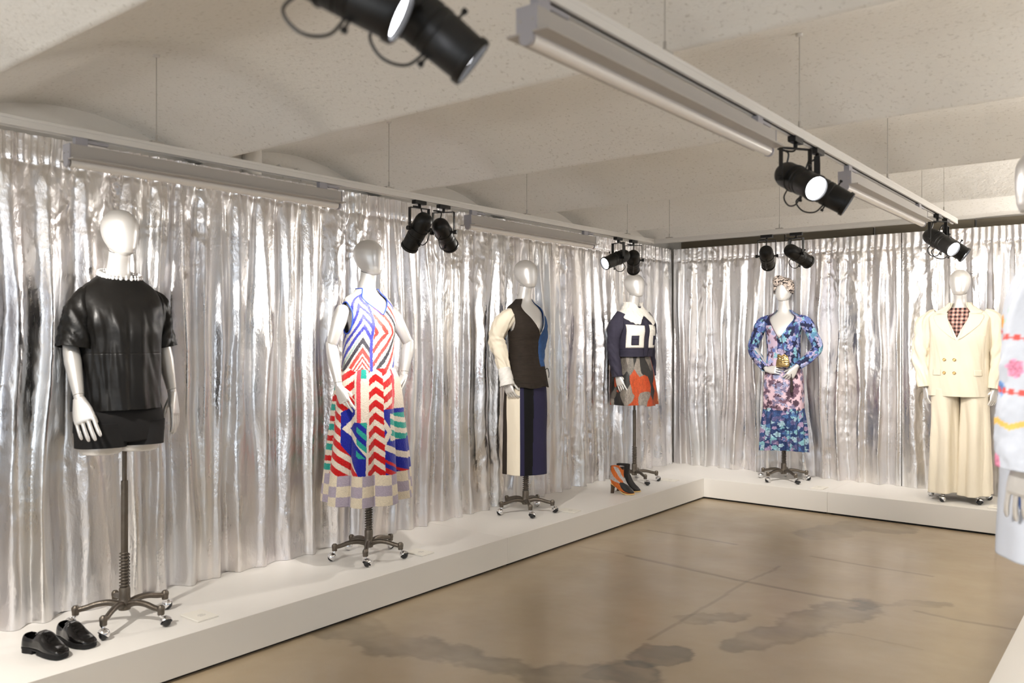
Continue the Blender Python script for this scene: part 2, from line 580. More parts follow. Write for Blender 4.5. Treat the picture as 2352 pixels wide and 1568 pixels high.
# ------------------------------------------------------------------ foil curtains
def curtain(label, p0, p1, nrm, seed, z0=0.1915, z1=2.435):
    p0 = np.array(p0, float)
    p1 = np.array(p1, float)
    L = np.linalg.norm(p1 - p0)
    d = (p1 - p0) / L
    ns = int(L / 0.0062)
    zz = np.concatenate([np.linspace(z0, 2.0, 130)[:-1], np.linspace(2.0, z1, 60)])
    S, Z = np.meshgrid(np.linspace(0, L, ns), zz)
    ztape = z1 - 0.13
    below = sstep(0.0, 0.9, ztape - Z)
    warp = 0.050 * vn(S * 2.4, 0.5, seed) + 0.035 * vn(S * 5.5, 3.5, seed + 1)
    wander = (0.040 * fbm(S * 1.3, Z * 0.55, seed + 2) + 0.014 * fbm(S * 4.5, Z * 0.9, seed + 5)) * below * 2
    ph = 2 * np.pi * (S + warp + wander) / 0.165
    w = np.sin(ph)
    w = np.sign(w) * np.abs(w) ** 0.85
    w2 = np.sin(ph * 0.5 + 1.3 + 2.0 * vn(S * 1.2, Z * 0.4, seed + 9))
    w3 = np.sin(ph * 2.0 + 0.7 + 1.6 * vn(S * 2.2, Z * 0.6, seed + 10))
    amp = 0.010 + 0.010 * sstep(0.02, 0.12, ztape - Z) + 0.020 * sstep(0.1, 0.9, ztape - Z)
    amp = amp * (1 + 0.5 * vn(S * 3.1, Z * 0.5, seed + 3))
    D = amp * (0.75 * w + 0.55 * below * w2 + (0.26 - 0.16 * below) * w3)
    # gathered heading: tight pleats above the tape, pinched at the tape
    head = sstep(-0.012, 0.012, Z - ztape)
    ph2 = 2 * np.pi * (S + warp) / 0.052 + 1.2 * vn(S * 7, Z * 1.5, seed + 6)
    D = D * (1 - 0.5 * head) + head * 0.007 * np.sin(ph2)
    pin = np.exp(-((Z - ztape) / 0.016) ** 2)
    D = D - pin * 0.009 * (0.5 + 0.5 * np.cos(ph2))
    fan = np.exp(-np.clip(ztape - Z, 0, None) / 0.09) * (1 - head)
    D = D + fan * 0.005 * np.sin(ph2)
    # crumples: long soft creases, and patches of fine crinkle
    r1 = 1 - 2 * np.abs(vn(S * 7 + 0.8 * vn(S * 3, Z * 1.6, seed), Z * 0.8, seed + 11))
    r2 = 1 - 2 * np.abs(vn(S * 20 + 1.2 * vn(S * 8, Z * 6, seed), Z * 9 + vn(S * 11, Z * 8, seed + 2), seed + 12))
    r3 = 1 - 2 * np.abs(vn(S * 48, Z * 30 + S * 14, seed + 13))
    mask = sstep(-0.15, 0.55, vn(S * 2.1, Z * 0.9, seed + 14))
    D = D + 0.0050 * r1 + 0.0038 * (0.12 + 0.88 * mask) * r2 + 0.0012 * (0.25 + 0.75 * mask) * r3
    win = sstep(0.0, 0.07, S) * sstep(0.0, 0.07, L - S)
    D = D * win
    X = p0[0] + d[0] * S + nrm[0] * D
    Y = p0[1] + d[1] * S + nrm[1] * D
    lat = 0.008 * below * np.cos(ph + 0.8) * win
    X += d[0] * lat
    Y += d[1] * lat
    Q = gridF(ns, len(zz))
    o = mesh_np('curtain', np.stack([X, Y, Z], -1), Q, M['foil'])
    tag(o, label, 'curtain', 'silver foil curtains')
    return o


curtain('silver foil curtain behind the black leather mannequin at the left edge', (-4.085, -1.6), (-4.085, 2.53), (1, 0), 3)
curtain('silver foil curtain behind the striped skirt and black tunic mannequins', (-4.085, 2.53), (-4.085, 5.75), (1, 0), 40)
curtain('silver foil curtain behind the denim jacket mannequin, up to the corner', (-4.085, 5.75), (-4.085, 7.885), (1, 0), 71)
curtain('silver foil curtain on the back wall behind the floral dress mannequin', (-1.843, 7.90), (-4.068, 7.90), (0, -1), 91)
curtain('silver foil curtain on the back wall behind the cream suit mannequin', (0.9, 7.90), (-1.834, 7.90), (0, -1), 130)

# ------------------------------------------------------------------ lighting tracks
ZT = 2.27          # top of the tracks


def track(label, p0, p1, wires, joints=()):
    """p0, p1: ends of the centre line (x, y)"""
    p0 = Vector((*p0, 0))
    p1 = Vector((*p1, 0))
    L = (p1 - p0).length
    ang = math.atan2(p1.y - p0.y, p1.x - p0.x)
    t = thing('lighting_track', label, 'track', (p0.x, p0.y, ZT), ang, 'suspended lighting tracks')
    h = 0.034
    w = 0.018
    MB().add(box2(0, L, -w, w, -0.012, 0)).add(box2(0, L, -w, -0.007, -h, -0.012)).add(box2(0, L, 0.007, w, -h, -0.012)) \
        .build('track_profile', M['track'], t, bevel=0.0012)
    MB().add(box2(0.003, L - 0.003, -0.0068, 0.0068, -h + 0.006, -0.0125)).build('slot', M['black'], t)
    for s, zc in wires:
        MB().add(tube([(s, 0, 0.012), (s, 0, zc - ZT)], 0.0016, 6)).build('suspension_wire', M['wire'], t)
        MB().add(box((s, 0, 0.004), (0.05, 0.026, 0.008))).add(tube([(s, 0, 0.006), (s, 0, 0.035)], 0.0045, 8)) \
            .build('wire_clip', M['wire'], t)
        MB().add(lathe([(0.001, -0.012), (0.012, -0.010), (0.014, 0.0)], 10, origin=(s, 0, zc - ZT))).build('ceiling_cup', M['track'], t)
    for s in joints:
        MB().add(box((s, 0, 0.002), (0.12, 0.02, 0.004))).build('joint_plate', M['wire'], t)
    return t


def zvault(y):
    t = ((y - 1.18) / 1.3) % 1.0
    p = max(0, 1 - (2 * t - 1) ** 2)
    return 2.438 + 0.192 * math.sqrt(p * p + 0.06 * p) / math.sqrt(1.06)


XL, XR, YB = -3.136, -1.067, 5.75
track('white suspended lighting track running parallel to the left curtain', (XL, -0.9), (XL, YB - 0.02),
      [(y + 0.9, zvault(y)) for y in (0.3, 1.70, 2.95, 4.12, 5.35)], (3.70,))
track('white suspended lighting track overhead on the right, coming towards the camera', (XR, 0.3), (XR, 5.95),
      [(y - 0.3, zvault(y)) for y in (0.6, 2.02, 3.07, 4.31, 5.62)], (2.5,))
track('white suspended lighting track running across the room before the back curtain', (XL - 0.018, YB), (XR - 0.02, YB),
      [(x - XL, zvault(YB)) for x in (-2.98, -2.12, -1.2)])


# ------------------------------------------------------------------ linear lights under the tracks
def linear_light(label, x, y0, y1):
    L = y1 - y0
    t = thing('linear_light', label, 'light', (x, y0, ZT - 0.034), 0, 'unlit linear lights under the tracks')
    zt = -0.030
    MB().add(box2(-0.026, 0.026, 0.004, L - 0.004, zt - 0.052, zt)).build('housing', M['fixture'], t, bevel=0.002)
    MB().add(box2(-0.055, 0.055, 0, L, zt - 0.058, zt - 0.0525)).build('reflector', M['fixture'], t, bevel=0.001)
    MB().add(tube([(0, 0.012, zt - 0.066), (0, L - 0.012, zt - 0.066)], 0.0165, 20)).build('tube_lamp', M['tubelamp'], t)
    for yy in (0.002, L - 0.002):
        e = MB().add(box((0, yy, zt - 0.026), (0.055, 0.004, 0.055))).build('end_plate', M['endplate'], t)
        MB().add(tube([(0, yy - 0.0035, zt - 0.066), (0, yy + 0.0035, zt - 0.066)], 0.0185, 20)).build('tube_cap', M['endplate'], e)
        for sx in (-0.016, 0.016):
            MB().add(tube([(sx, yy - 0.0035, zt - 0.030), (sx, yy + 0.0035, zt - 0.030)], 0.003, 8)).build('screw', M['wire'], e)
    for yy in (0.05, L - 0.10):
        MB().add(box((0, yy, zt / 2), (0.022, 0.045, -zt))).add(box((0, yy + 0.06, zt * 0.35), (0.016, 0.08, 0.010))) \
            .build('bracket', M['endplate'], t)
    return t


linear_light('long unlit linear light above the black leather mannequin', XL, 1.357, 2.62)
linear_light('unlit linear light on the left track above the black tunic mannequin', XL, 3.56, 4.88)
linear_light('large unlit linear light close overhead on the right track', XR, 1.40, 2.77)
linear_light('unlit linear light at the far end of the right track', XR, 3.62, 5.05)

# ------------------------------------------------------------------ spotlights
SPG = 'black track spotlights'


def spotlight(label, x, y, d, yaw_track=0, power=0, size=50, loop=1, cable=True):
    """hangs from the track at (x, y); d is the aim"""
    d = Vector(d).normalized()
    t = thing('track_spotlight', label, 'spotlight', (x, y, ZT - 0.034), 0, SPG)
    dz = -0.150
    c = Vector((0, 0, dz))
    hz = Vector((d.x, d.y, 0)).normalized()
    ax = Vector((-hz.y, hz.x, 0))
    # adapter clipped in the track
    ad = MB()
    if yaw_track:
        ad.add(box((0, 0, -0.010), (0.085, 0.030, 0.020)))
    else:
        ad.add(box((0, 0, -0.010), (0.030, 0.085, 0.020)))
    ad.add(tube([(0, 0, -0.02), (0, 0, -0.036)], 0.008, 10))
    ad.build('track_adapter', M['can'], t, bevel=0.002)
    R = 0.048
    # yoke: flat steel U
    yk = MB()
    ux = np.array(ax)
    hh = np.array(hz)
    def flat(p, q, w, th, nrm):
        p = np.array(p, float)
        q = np.array(q, float)
        T = (q - p) / np.linalg.norm(q - p)
        nrm = np.array(nrm, float)
        B = np.cross(T, nrm)
        V = []
        for e in (p, q):
            for a, b in ((-1, -1), (1, -1), (1, 1), (-1, 1)):
                V.append(e + B * a * w / 2 + nrm * b * th / 2)
        return V, [(0, 1, 2, 3), (7, 6, 5, 4), (0, 4, 5, 1), (1, 5, 6, 2), (2, 6, 7, 3), (3, 7, 4, 0)]
    k = 0.062
    yk.add(flat(-ux * k + (0, 0, -0.040), ux * k + (0, 0, -0.040), 0.022, 0.004, (0, 0, 1)))
    for s in (-1, 1):
        yk.add(flat(ux * k * s + np.array((0, 0, -0.038)), ux * k * s + np.array((0, 0, dz - 0.012)), 0.022, 0.004, ux))
    yk.build('yoke', M['can'], t, bevel=0.001)
    for s in (-1, 1):
        MB().add(tube([c + ax * s * 0.046, c + ax * s * 0.074], 0.006, 10)).add(tube([c + ax * s * 0.066, c + ax * s * 0.078], 0.012, 12)) \
            .build('tilt_knob', M['can'], t)
    # can: back dome, body, grooves, snoot
    body = [(0.001, -0.098), (0.020, -0.096), (0.034, -0.088), (0.043, -0.074), (R, -0.056), (R, -0.004), (R + 0.003, -0.003), (R + 0.003, 0.003),
            (R, 0.004), (R, 0.030), (R - 0.002, 0.032), (R - 0.002, 0.034), (R, 0.036), (R, 0.052), (R - 0.002, 0.054), (R - 0.002, 0.056), (R - 0.001, 0.058),
            (R - 0.003, 0.120)]
    MB().add(lathe(body, 32, d, c)).build('can', M['can'], t, angle=0.5)
    fr = [(R - 0.004, 0.118), (R + 0.001, 0.119), (R + 0.001, 0.130), (R - 0.001, 0.134), (R - 0.006, 0.134), (R - 0.007, 0.1225), (R - 0.004, 0.118)]
    MB().add(lathe(fr, 32, d, c)).build('front_rim', M['can'], t, angle=0.5)
    MB().add(lathe([(0.001, 0.1235), (R - 0.0065, 0.1235), (R - 0.0065, 0.1215), (0.001, 0.1215)], 28, d, c)).build('lens', M['lens'], t)
    up = ax.cross(d)
    if up.z < 0:
        up = -up
    for s in (-1, 1):
        q = c + d * 0.062 + up * s * (R + 0.004)
        MB().add(tube([q - up * s * 0.006, q + up * s * 0.012], 0.003, 8)).add(tube([q + up * s * 0.008, q + up * s * 0.016], 0.006, 10)) \
            .build('focus_screw', M['can'], t)
    # cable: from the back of the can up to the adapter, in a loop
    if cable:
        b0 = c - d * 0.075 + up * 0.035
        b1 = c - d * 0.085 + up * 0.075
        pts = [b0, b1, b1 + ax * 0.045 * loop + Vector((0, 0, 0.035)), b1 + ax * 0.02 * loop + Vector((0, 0, 0.085)),
               Vector((0, 0, -0.030)) - hz * 0.02 + ax * 0.01, Vector((0, 0, -0.018))]
        pts = [Vector((p.x, p.y, min(p.z, -0.026 - 0.004 * k))) for k, p in enumerate(pts[:-1])] + [Vector((0.004, 0.004, -0.021))]
        pc = crom(pts, 30)
        pc[:, 2] = np.minimum(pc[:, 2], -0.0205)
        MB().add(tube(pc, 0.0036, 8)).build('cable', M['rubber'], t)
        q = c - d * 0.03 - up * (R - 0.002)
        pts = [q, q - up * 0.035 - d * 0.01, q - up * 0.055 + d * 0.03, q - up * 0.035 + d * 0.075, q + d * 0.085]
        MB().add(tube(crom(pts, 22), 0.0030, 8)).build('safety_cord', M['rubber'], t)
    if power:
        l = bpy.data.lights.new('beam', 'SPOT')
        l.energy = power
        l.spot_size = math.radians(size + 38)
        l.spot_blend = 0.9
        l.shadow_soft_size = 0.035
        l.color = (1.0, 0.945, 0.875)
        o = bpy.data.objects.new('beam', l)
        link(o, t)
        o.location = c + d * 0.137
        o.rotation_euler = d.to_track_quat('-Z', 'Y').to_euler()
    return t


def aim(x, y, tx, ty, tz):
    return (tx - x, ty - y, tz - (ZT - 0.184))


SP = 76
spotlight('black spotlight at the top edge, cut by the frame, left one of the near pair', XR, 0.87, (0.66, 0.58, -0.46), 0, SP, 50)
spotlight('black spotlight close overhead at the top edge, pointing down to the right', XR, 1.07, (0.55, 0.58, -0.64), 0, SP, 50)
spotlight('black spotlight with glowing lens mid-way along the right track, front one of the pair', XR, 3.03, (0.74, -0.52, -0.43), 0, SP * 0.3, 50, -1)
spotlight('black spotlight half hidden behind the glowing one mid-way along the right track', XR, 3.27, (0.80, 0.25, -0.54), 0, SP, 50)
spotlight('black spotlight with glowing lens at the far end of the right track', XR, 5.44, (0.72, -0.46, -0.50), 0, SP * 0.5, 50, -1)
spotlight('black spotlight tucked behind the glowing one at the far end of the right track', XR, 5.68, (0.74, 0.05, -0.55), 0, SP, 50)
spotlight('black spotlight on the left track above the striped skirt, pointing down left', XL, 3.17, (-0.62, 0.10, -0.62), 0, SP * 1.0, 40)
spotlight('black spotlight on the left track above the black tunic, pointing down right', XL, 3.36, aim(XL, 3.36, -3.72, 4.75, 1.25), 0, SP, 46)
spotlight('black spotlight with glowing lens on the left track near the corner', XL, 5.22, aim(XL, 5.22, -3.66, 3.75, 1.50), 0, SP, 50, -1)
spotlight('black spotlight nearest the corner on the left track, over the denim jacket', XL, 5.44, aim(XL, 5.44, -3.78, 6.55, 1.35), 0, SP, 46)
spotlight('left black spotlight of the pair on the back track, hanging straight down', -2.23, YB, aim(-2.23, YB, -2.72, 7.45, 1.2), 1, SP * 2.4, 46)
spotlight('right black spotlight of the pair on the back track, tilted to the right', -2.02, YB, aim(-2.02, YB, -1.3, 7.3, 1.35), 1, SP * 1.2, 46)
# near-left pair out of frame; added fixtureless beams on the platform and cream suit
for nm, (x, y), tgt, pw, sz in (('beam', (XL, 0.45), (-3.74, 1.42, 0.2), SP * 1.9, 56), ('beam', (XL, 0.70), (-3.74, 1.86, 1.80), SP * 2.5, 29), ('beam', (XL, 1.0), (-3.7, 2.6, 1.0), SP * 1.3, 50),
                                ('beam', (XR, 4.6), (-1.3, 7.5, 1.4), SP * 1.5, 50)):
    l = bpy.data.lights.new(nm, 'SPOT')
    l.energy = pw
    l.spot_size = math.radians(sz)
    l.spot_blend = 0.9
    l.shadow_soft_size = 0.035
    l.color = (1.0, 0.945, 0.875)
    o = bpy.data.objects.new(nm, l)
    COL.objects.link(o)
    o.location = (x, y, 2.0)
    o.rotation_euler = (Vector(tgt) - Vector(o.location)).to_track_quat('-Z', 'Y').to_euler()

# ------------------------------------------------------------------ mannequin kit (local frame: faces +X, its left is +Y, z from the platform)
def ngon_ring(P, e=2.2):
    return P


class Shell:
    """closed garment / body surface around z; prof rows (z, cx, rx, ry)"""
    def __init__(s, prof, p=2.3, fold=None, cy=0.0):
        s.a = np.array(prof, float)
        s.p = p
        s.fold = fold
        s.cy = cy

    def pt(s, th, z, off=0.0):
        th = np.asarray(th, float)
        z = np.asarray(z, float)
        cx, rx, ry = (spl(s.a[:, 0], s.a[:, k], z) for k in (1, 2, 3))
        c, sn = np.cos(th), np.sin(th)
        e = 2.0 / s.p
        fr = (s.fold(th, z) if s.fold is not None else 0.0) + off
        x = cx + rx * np.sign(c) * np.abs(c) ** e + fr * c
        y = s.cy + ry * np.sign(sn) * np.abs(sn) ** e + fr * sn
        return np.stack(np.broadcast_arrays(x, y, z), -1)

    def grid(s, nth, nz, zb, zt, th0=-np.pi, th1=np.pi, off=0.0):
        wrap = abs(th1 - th0 - 2 * np.pi) < 1e-6
        th = np.linspace(th0, th1, nth, endpoint=not wrap)
        t = np.linspace(0, 1, nz)
        TH, T = np.meshgrid(th, t)
        b = zb(TH) if callable(zb) else zb
        u = zt(TH) if callable(zt) else zt
        Z = b + (u - b) * T
        return TH, Z, s.pt(TH, Z, off), gridF(nth, nz, wrap)

    def mesh(s, name, m, parent, nth, nz, zb, zt, color=None, cut=None, thick=0.004, off=0.0, th0=-np.pi, th1=np.pi):
        TH, Z, V, Q = s.grid(nth, nz, zb, zt, th0, th1, off)
        if cut is not None:
            bad = cut(V[..., 0], V[..., 1], V[..., 2], TH).ravel()
            Q = Q[~bad[Q].any(1)]
        c = color(TH, Z, V).reshape(-1, 3) if color is not None else None
        return mesh_np(name, V, Q, m, parent, colors=c, thick=thick)

    def patch(s, name, m, parent, q, n=(10, 10), off=0.004, thick=0.004, color=None, puff=0.0):
        """q: four (theta, z) corners, counter-clockwise"""
        u = np.linspace(0, 1, n[0])
        v = np.linspace(0, 1, n[1])
        U, W = np.meshgrid(u, v)
        q = np.array(q, float)
        P = (q[0] * ((1 - U) * (1 - W))[..., None] + q[1] * (U * (1 - W))[..., None] + q[2] * (U * W)[..., None] + q[3] * ((1 - U) * W)[..., None])
        o = off + puff * np.sqrt(np.clip(16 * U * (1 - U) * W * (1 - W), 0, 1))
        V = s.pt(P[..., 0], P[..., 1], o)
        c = color(P[..., 0], P[..., 1], V).reshape(-1, 3) if color is not None else None
        return mesh_np(name, V, gridF(n[0], n[1]), m, parent, colors=c, thick=thick)


def join_grids(name, parts, m, parent, thick=0.004):
    Vs, Qs, Cs, n = [], [], [], 0
    for g in parts:
        V, Q = g[0].reshape(-1, 3), g[1]
        Vs.append(V)
        Qs.append(Q + n)
        if len(g) > 2:
            Cs.append(g[2].reshape(-1, 3))
        n += len(V)
    return mesh_np(name, np.concatenate(Vs), np.concatenate(Qs), m, parent, colors=np.concatenate(Cs) if Cs else None, thick=thick)


def sleeve(name, m, parent, path, radii, n=48, rows=90, fold=0.006, seed=0, color=None, thick=0.003, bunch=0.0, flat=1.0, fs=(3.2, 9)):
    P = crom(path, rows)
    t = np.linspace(0, 1, rows)
    r = spl(np.linspace(0, 1, len(radii)), radii, t)
    T, N, B = frames(P)
    a = np.linspace(0, 2 * np.pi, n, endpoint=False)
    A, TT = np.meshgrid(a, t)
    cu, su = np.cos(A), np.sin(A)
    f = fold * (1.3 * fbm(cu * fs[0] * 0.5 + su * 1.1 + 7, TT * fs[1] + su * 1.7, seed, 3)) + bunch * np.sin(TT * 60 + 2 * cu + su) * sstep(0.35, 0.5, TT) * (1 - sstep(0.6, 0.8, TT))
    R = r[:, None] + f
    V = P[:, None, :] + (R * cu)[..., None] * N[:, None, :] + (R * su * flat)[..., None] * B[:, None, :]
    c = color(A, TT, V).reshape(-1, 3) if color is not None else None
    return mesh_np(name, V, gridF(n, rows, True), m, parent, colors=c, thick=thick, off=-1 if True else 1)


BODY = [(0.84, 0.0, 0.112, 0.165), (0.95, 0.0, 0.116, 0.168), (1.05, 0.0, 0.104, 0.148), (1.18, 0.0, 0.084, 0.118), (1.28, 0.003, 0.090, 0.125),
        (1.38, 0.012, 0.108, 0.140), (1.45, 0.006, 0.098, 0.150), (1.51, -0.006, 0.080, 0.152), (1.55, -0.014, 0.066, 0.122), (1.575, -0.017, 0.058, 0.085),
        (1.60, -0.017, 0.052, 0.060), (1.64, -0.012, 0.048, 0.050), (1.70, 0.0, 0.047, 0.047), (1.74, 0.004, 0.046, 0.046)]
body_shell = Shell(BODY, 2.2)


def make_body_mesh():
    TH, Z, V, Q = body_shell.grid(64, 90, 0.90, 1.74)
    n = len(V.reshape(-1, 3))
    V = np.concatenate([V.reshape(-1, 3), [[0, 0, 0.838]]])
    tri = np.array([[n, (i + 1) % 64, i, i] for i in range(64)])
    o = mesh_np('torso', V, np.concatenate([Q, tri[:, [0, 1, 2, 2]]]) if False else Q, M['skin'])
    me = o.data
    bpy.data.objects.remove(o)
    return me


HT = [0, .03, .10, .22, .40, .58, .76, .90, .97, 1]
HRY = [0.012, .033, .049, .061, .0735, .078, .072, .050, .029, .002]
HXF = [.058, .078, .089, .094, .097, .097, .088, .058, .028, -.006]
HXB = [.030, .000, -.028, -.058, -.088, -.101, -.097, -.070, -.042, -.010]


def head_pt(th, t, off=0.0):
    xf, xb, ry = spl(HT, HXF, t), spl(HT, HXB, t), spl(HT, HRY, t)
    cx, rx = (xf + xb) / 2, (xf - xb) / 2
    k = off / 0.085
    x = cx + (rx + off) * np.cos(th)
    y = (ry + off) * np.sign(np.sin(th)) * np.abs(np.sin(th)) ** 0.95
    z = 1.687 + 0.216 * t + off * (t - 0.5) * 2
    return np.stack(np.broadcast_arrays(x, y, z), -1)


def make_head_mesh():
    th = np.linspace(-np.pi, np.pi, 56, endpoint=False)
    t = 0.5 - 0.5 * np.cos(np.linspace(0, np.pi, 44))
    TH, T = np.meshgrid(th, t)
    V = head_pt(TH, T)
    mb = MB()
    F = [tuple(q) for q in gridF(56, 44, True)]
    F.append(tuple(range(55, -1, -1)))
    F.append(tuple(43 * 56 + i for i in range(56)))
    mb.add((V.reshape(-1, 3), F))
    return mb.build('head', M['skin'], mesh_only=True, angle=3)


def make_hand_mesh(curl=(0.18, 0.22, 0.20), spread=1.0, thumb=(0.80, 0.42, -0.40), flip=False, tcurl=0.3):
    """hand along +X, back of the hand +Z, thumb on +Y (right hand); five separate fingers, fused with a voxel remesh"""
    mb = MB()
    # palm: loft along x
    xs = np.array([-0.012, 0.0, 0.02, 0.045, 0.07, 0.088, 0.096])
    hw = np.array([0.021, 0.024, 0.030, 0.037, 0.040, 0.040, 0.036])
    hz = np.array([0.019, 0.019, 0.0175, 0.0155, 0.0135, 0.0115, 0.008])
    a = np.linspace(0, 2 * np.pi, 20, endpoint=False)
    V = []
    for x, w, h in zip(xs, hw, hz):
        c, s = np.cos(a), np.sin(a)
        V.append(np.stack([np.full(20, x), w * np.sign(c) * np.abs(c) ** 0.8, h * np.sign(s) * np.abs(s) ** 0.8 - 0.1 * x * 0.1], -1))
    F = [tuple(q) for q in gridF(20, len(xs), True)]
    F += [tuple(range(19, -1, -1)), tuple((len(xs) - 1) * 20 + i for i in range(20))]
    mb.add((np.concatenate(V), F))
    for k, (y, L, r) in enumerate(((-0.0315, 0.060, 0.0066), (-0.0105, 0.077, 0.0074), (0.0105, 0.083, 0.0077), (0.0315, 0.075, 0.0074))):
        p = np.array([0.078, y * 0.95, -0.001])
        yaw = spread * (y / 0.0315) * 0.10
        pts, rr = [p], [r * 1.08]
        ang = 0.0
        p = np.array([0.094, y, -0.002])
        pts.append(p)
        rr.append(r * 1.08)
        for seg, cu in zip((0.46, 0.30, 0.24), curl):
            ang += cu * (1.0 + 0.12 * (1.5 - k))
            d = np.array([math.cos(ang) * math.cos(yaw), math.cos(ang) * math.sin(yaw), -math.sin(ang)])
            for h in (0.5, 1.0):
                pts.append(p + d * L * seg * h)
                rr.append(r * (1.0 if h == 0.5 else 1.03))
            p = p + d * L * seg
        rr[-1] = r * 0.78
        mb.add(tube(pts, rr, 12, 'round'))
    d = np.array(thumb, float)
    d /= np.linalg.norm(d)
    p0 = np.array([0.018, 0.016, -0.006])
    d2 = np.array([math.cos(tcurl), 0, 0]) * 0.6 + d * 0.7
    d2 /= np.linalg.norm(d2)
    mb.add(tube([p0, p0 + d * 0.028, p0 + d * 0.050, p0 + d * 0.050 + d2 * 0.018, p0 + d * 0.050 + d2 * 0.036], [0.0125, 0.0115, 0.0092, 0.0090, 0.0072], 12, 'round'))
    if flip:
        for v in mb.V:
            v[:, 1] *= -1
        mb.F = [tuple(reversed(f)) for f in mb.F]
    o = mb.build('hand', M['skin'])
    md = o.modifiers.new('r', 'REMESH')
    md.mode = 'VOXEL'
    md.voxel_size = 0.0021
    md.use_smooth_shade = True
    sm = o.modifiers.new('s', 'SMOOTH')
    sm.iterations = 3
    sm.factor = 0.4
    dg = bpy.context.evaluated_depsgraph_get()
    me = bpy.data.meshes.new_from_object(o.evaluated_get(dg))
    me.name = 'hand'
    bpy.data.objects.remove(o)
    return me


HEAD = make_head_mesh()
SEAM = MB().add(lathe([(0.001, -0.0012), (0.0492, -0.0012), (0.0492, 0.0012), (0.001, 0.0012)], 40, axis=(0.34, 0, 1), origin=(0.002, 0, 1.706))).build('neck_seam', M['black'], mesh_only=True)
TORSO = make_body_mesh()
HANDS = {('r', 0): make_hand_mesh(), ('l', 0): make_hand_mesh(flip=True),
         ('r', 2): make_hand_mesh((0.12, 0.14, 0.12), 0.45, (0.86, 0.10, -0.55)), ('l', 2): make_hand_mesh((0.12, 0.14, 0.12), 0.45, (0.86, 0.10, -0.55), True),
         ('r', 1): make_hand_mesh((0.55, 0.7, 0.5), 0.5, (0.75, 0.45, -0.55)), ('l', 1): make_hand_mesh((0.55, 0.7, 0.5), 0.5, (0.75, 0.45, -0.55), True)}


def orient(xd, zd):
    x = Vector(xd).normalized()
    z = Vector(zd)
    z = (z - x * z.dot(x)).normalized()
    y = z.cross(x)
    return Matrix((x, y, z)).transposed()


def arm(root, side, S, E, W, hdir, back, grip=0, upper=True):
    """articulated arm: shoulder S, elbow E, wrist W"""
    S, E, W = (Vector(v) for v in (S, E, W))
    if upper:
        d = (E - S).normalized()
        MB().add(tube([S, S.lerp(E, 0.25), S.lerp(E, 0.6), E - d * 0.026], [0.040, 0.044, 0.038, 0.033], 24, 'round')).build('upper_arm', M['skin'], root)
    d = (W - E).normalized()
    MB().add(tube([E - d * 0.01, E.lerp(W, 0.12), E.lerp(W, 0.3), E.lerp(W, 0.65), W - d * 0.022], [0.031, 0.0355, 0.037, 0.030, 0.0235], 24, 'flat')) \
        .add(sphere(E - d * 0.01, 0.0305, 20, 12)).build('forearm', M['skin'], root)
    w = MB().add(tube([W - d * 0.020, W + d * 0.002], [0.0225, 0.0215], 24, 'flat'))
    w.build('wrist_joint', M['skin'], root)
    o = bpy.data.objects.new('hand', HANDS[(side, grip)])
    link(o, root)
    o.matrix_local = Matrix.Translation(W + d * 0.006) @ orient(hdir, back).to_4x4()
    return o


# stand, shared by all mannequins
def make_stand_meshes():
    P = {}
    P['pole'] = MB().add(tube([(0, 0, 0.30), (0, 0, 0.95)], 0.0105, 20)).build('pole', M['iron'], mesh_only=True)
    P['outer_tube'] = MB().add(tube([(0, 0, 0.12), (0, 0, 0.655)], 0.0155, 20)).build('outer_tube', M['iron'], mesh_only=True)
    n = 11
    a = np.linspace(0, 2 * np.pi * n, n * 16)
    hx = np.stack([0.0205 * np.cos(a), 0.0205 * np.sin(a), np.linspace(0.162, 0.325, len(a))], -1)
    P['spring'] = MB().add(tube(hx, 0.0034, 8)).build('spring', M['iron'], mesh_only=True, angle=3)
    hub = [(0.010, 0.060), (0.026, 0.062), (0.029, 0.075), (0.030, 0.098), (0.026, 0.108), (0.0245, 0.12), (0.0245, 0.158), (0.022, 0.164), (0.0156, 0.164)]
    P['hub'] = MB().add(lathe(hub, 28)).build('hub', M['iron'], mesh_only=True)
    pts = crom([(0.018, 0, 0.086), (0.06, 0, 0.098), (0.12, 0, 0.096), (0.165, 0, 0.084), (0.200, 0, 0.078)], 16)
    rr = np.interp(np.linspace(0, 1, 16), [0, 0.5, 1], [0.0165, 0.0135, 0.0125])
    leg = MB().add(tube(pts, rr, 14, 'round'))
    leg.add(lathe([(0.001, 0.101), (0.010, 0.099), (0.0165, 0.091), (0.0175, 0.082), (0.0155, 0.070), (0.0150, 0.058), (0.001, 0.057)], 18, origin=(0.203, 0, 0)))
    P['leg'] = leg.build('leg', M['iron'], mesh_only=True)
    w = MB().add(sphere((0.222, 0.010, 0.0245), (0.0235, 0.019, 0.0235), 20, 14))
    P['wheel'] = w.build('wheel', M['rubber'], mesh_only=True)
    # chrome hood: upper half shell round the ball plus stem
    th = np.linspace(0, 2 * np.pi, 24, endpoint=False)
    ph = np.linspace(0.05, 1.75, 10)[::-1]
    V = np.stack([np.outer(np.sin(ph), np.cos(th)), np.outer(np.sin(ph), np.sin(th)), np.outer(np.cos(ph), np.ones(24))], -1) * 0.0265
    tilt = np.array(Matrix.Rotation(0.75, 3, 'Y'))
    V = V.reshape(-1, 3) @ tilt.T @ np.array(Matrix.Rotation(2.6, 3, 'Z')).T + np.array((0.222, 0.010, 0.0255))
    h = MB().add((V, [tuple(q) for q in gridF(24, 10, True)]))
    h.add(tube([(0.203, 0, 0.062), (0.205, 0.002, 0.047)], 0.009, 12)).add(lathe([(0.013, 0.052), (0.013, 0.056)], 14, origin=(0.203, 0, 0)))
    P['hood'] = h.build('hood', M['chrome'], mesh_only=True)
    return P


ST = make_stand_meshes()


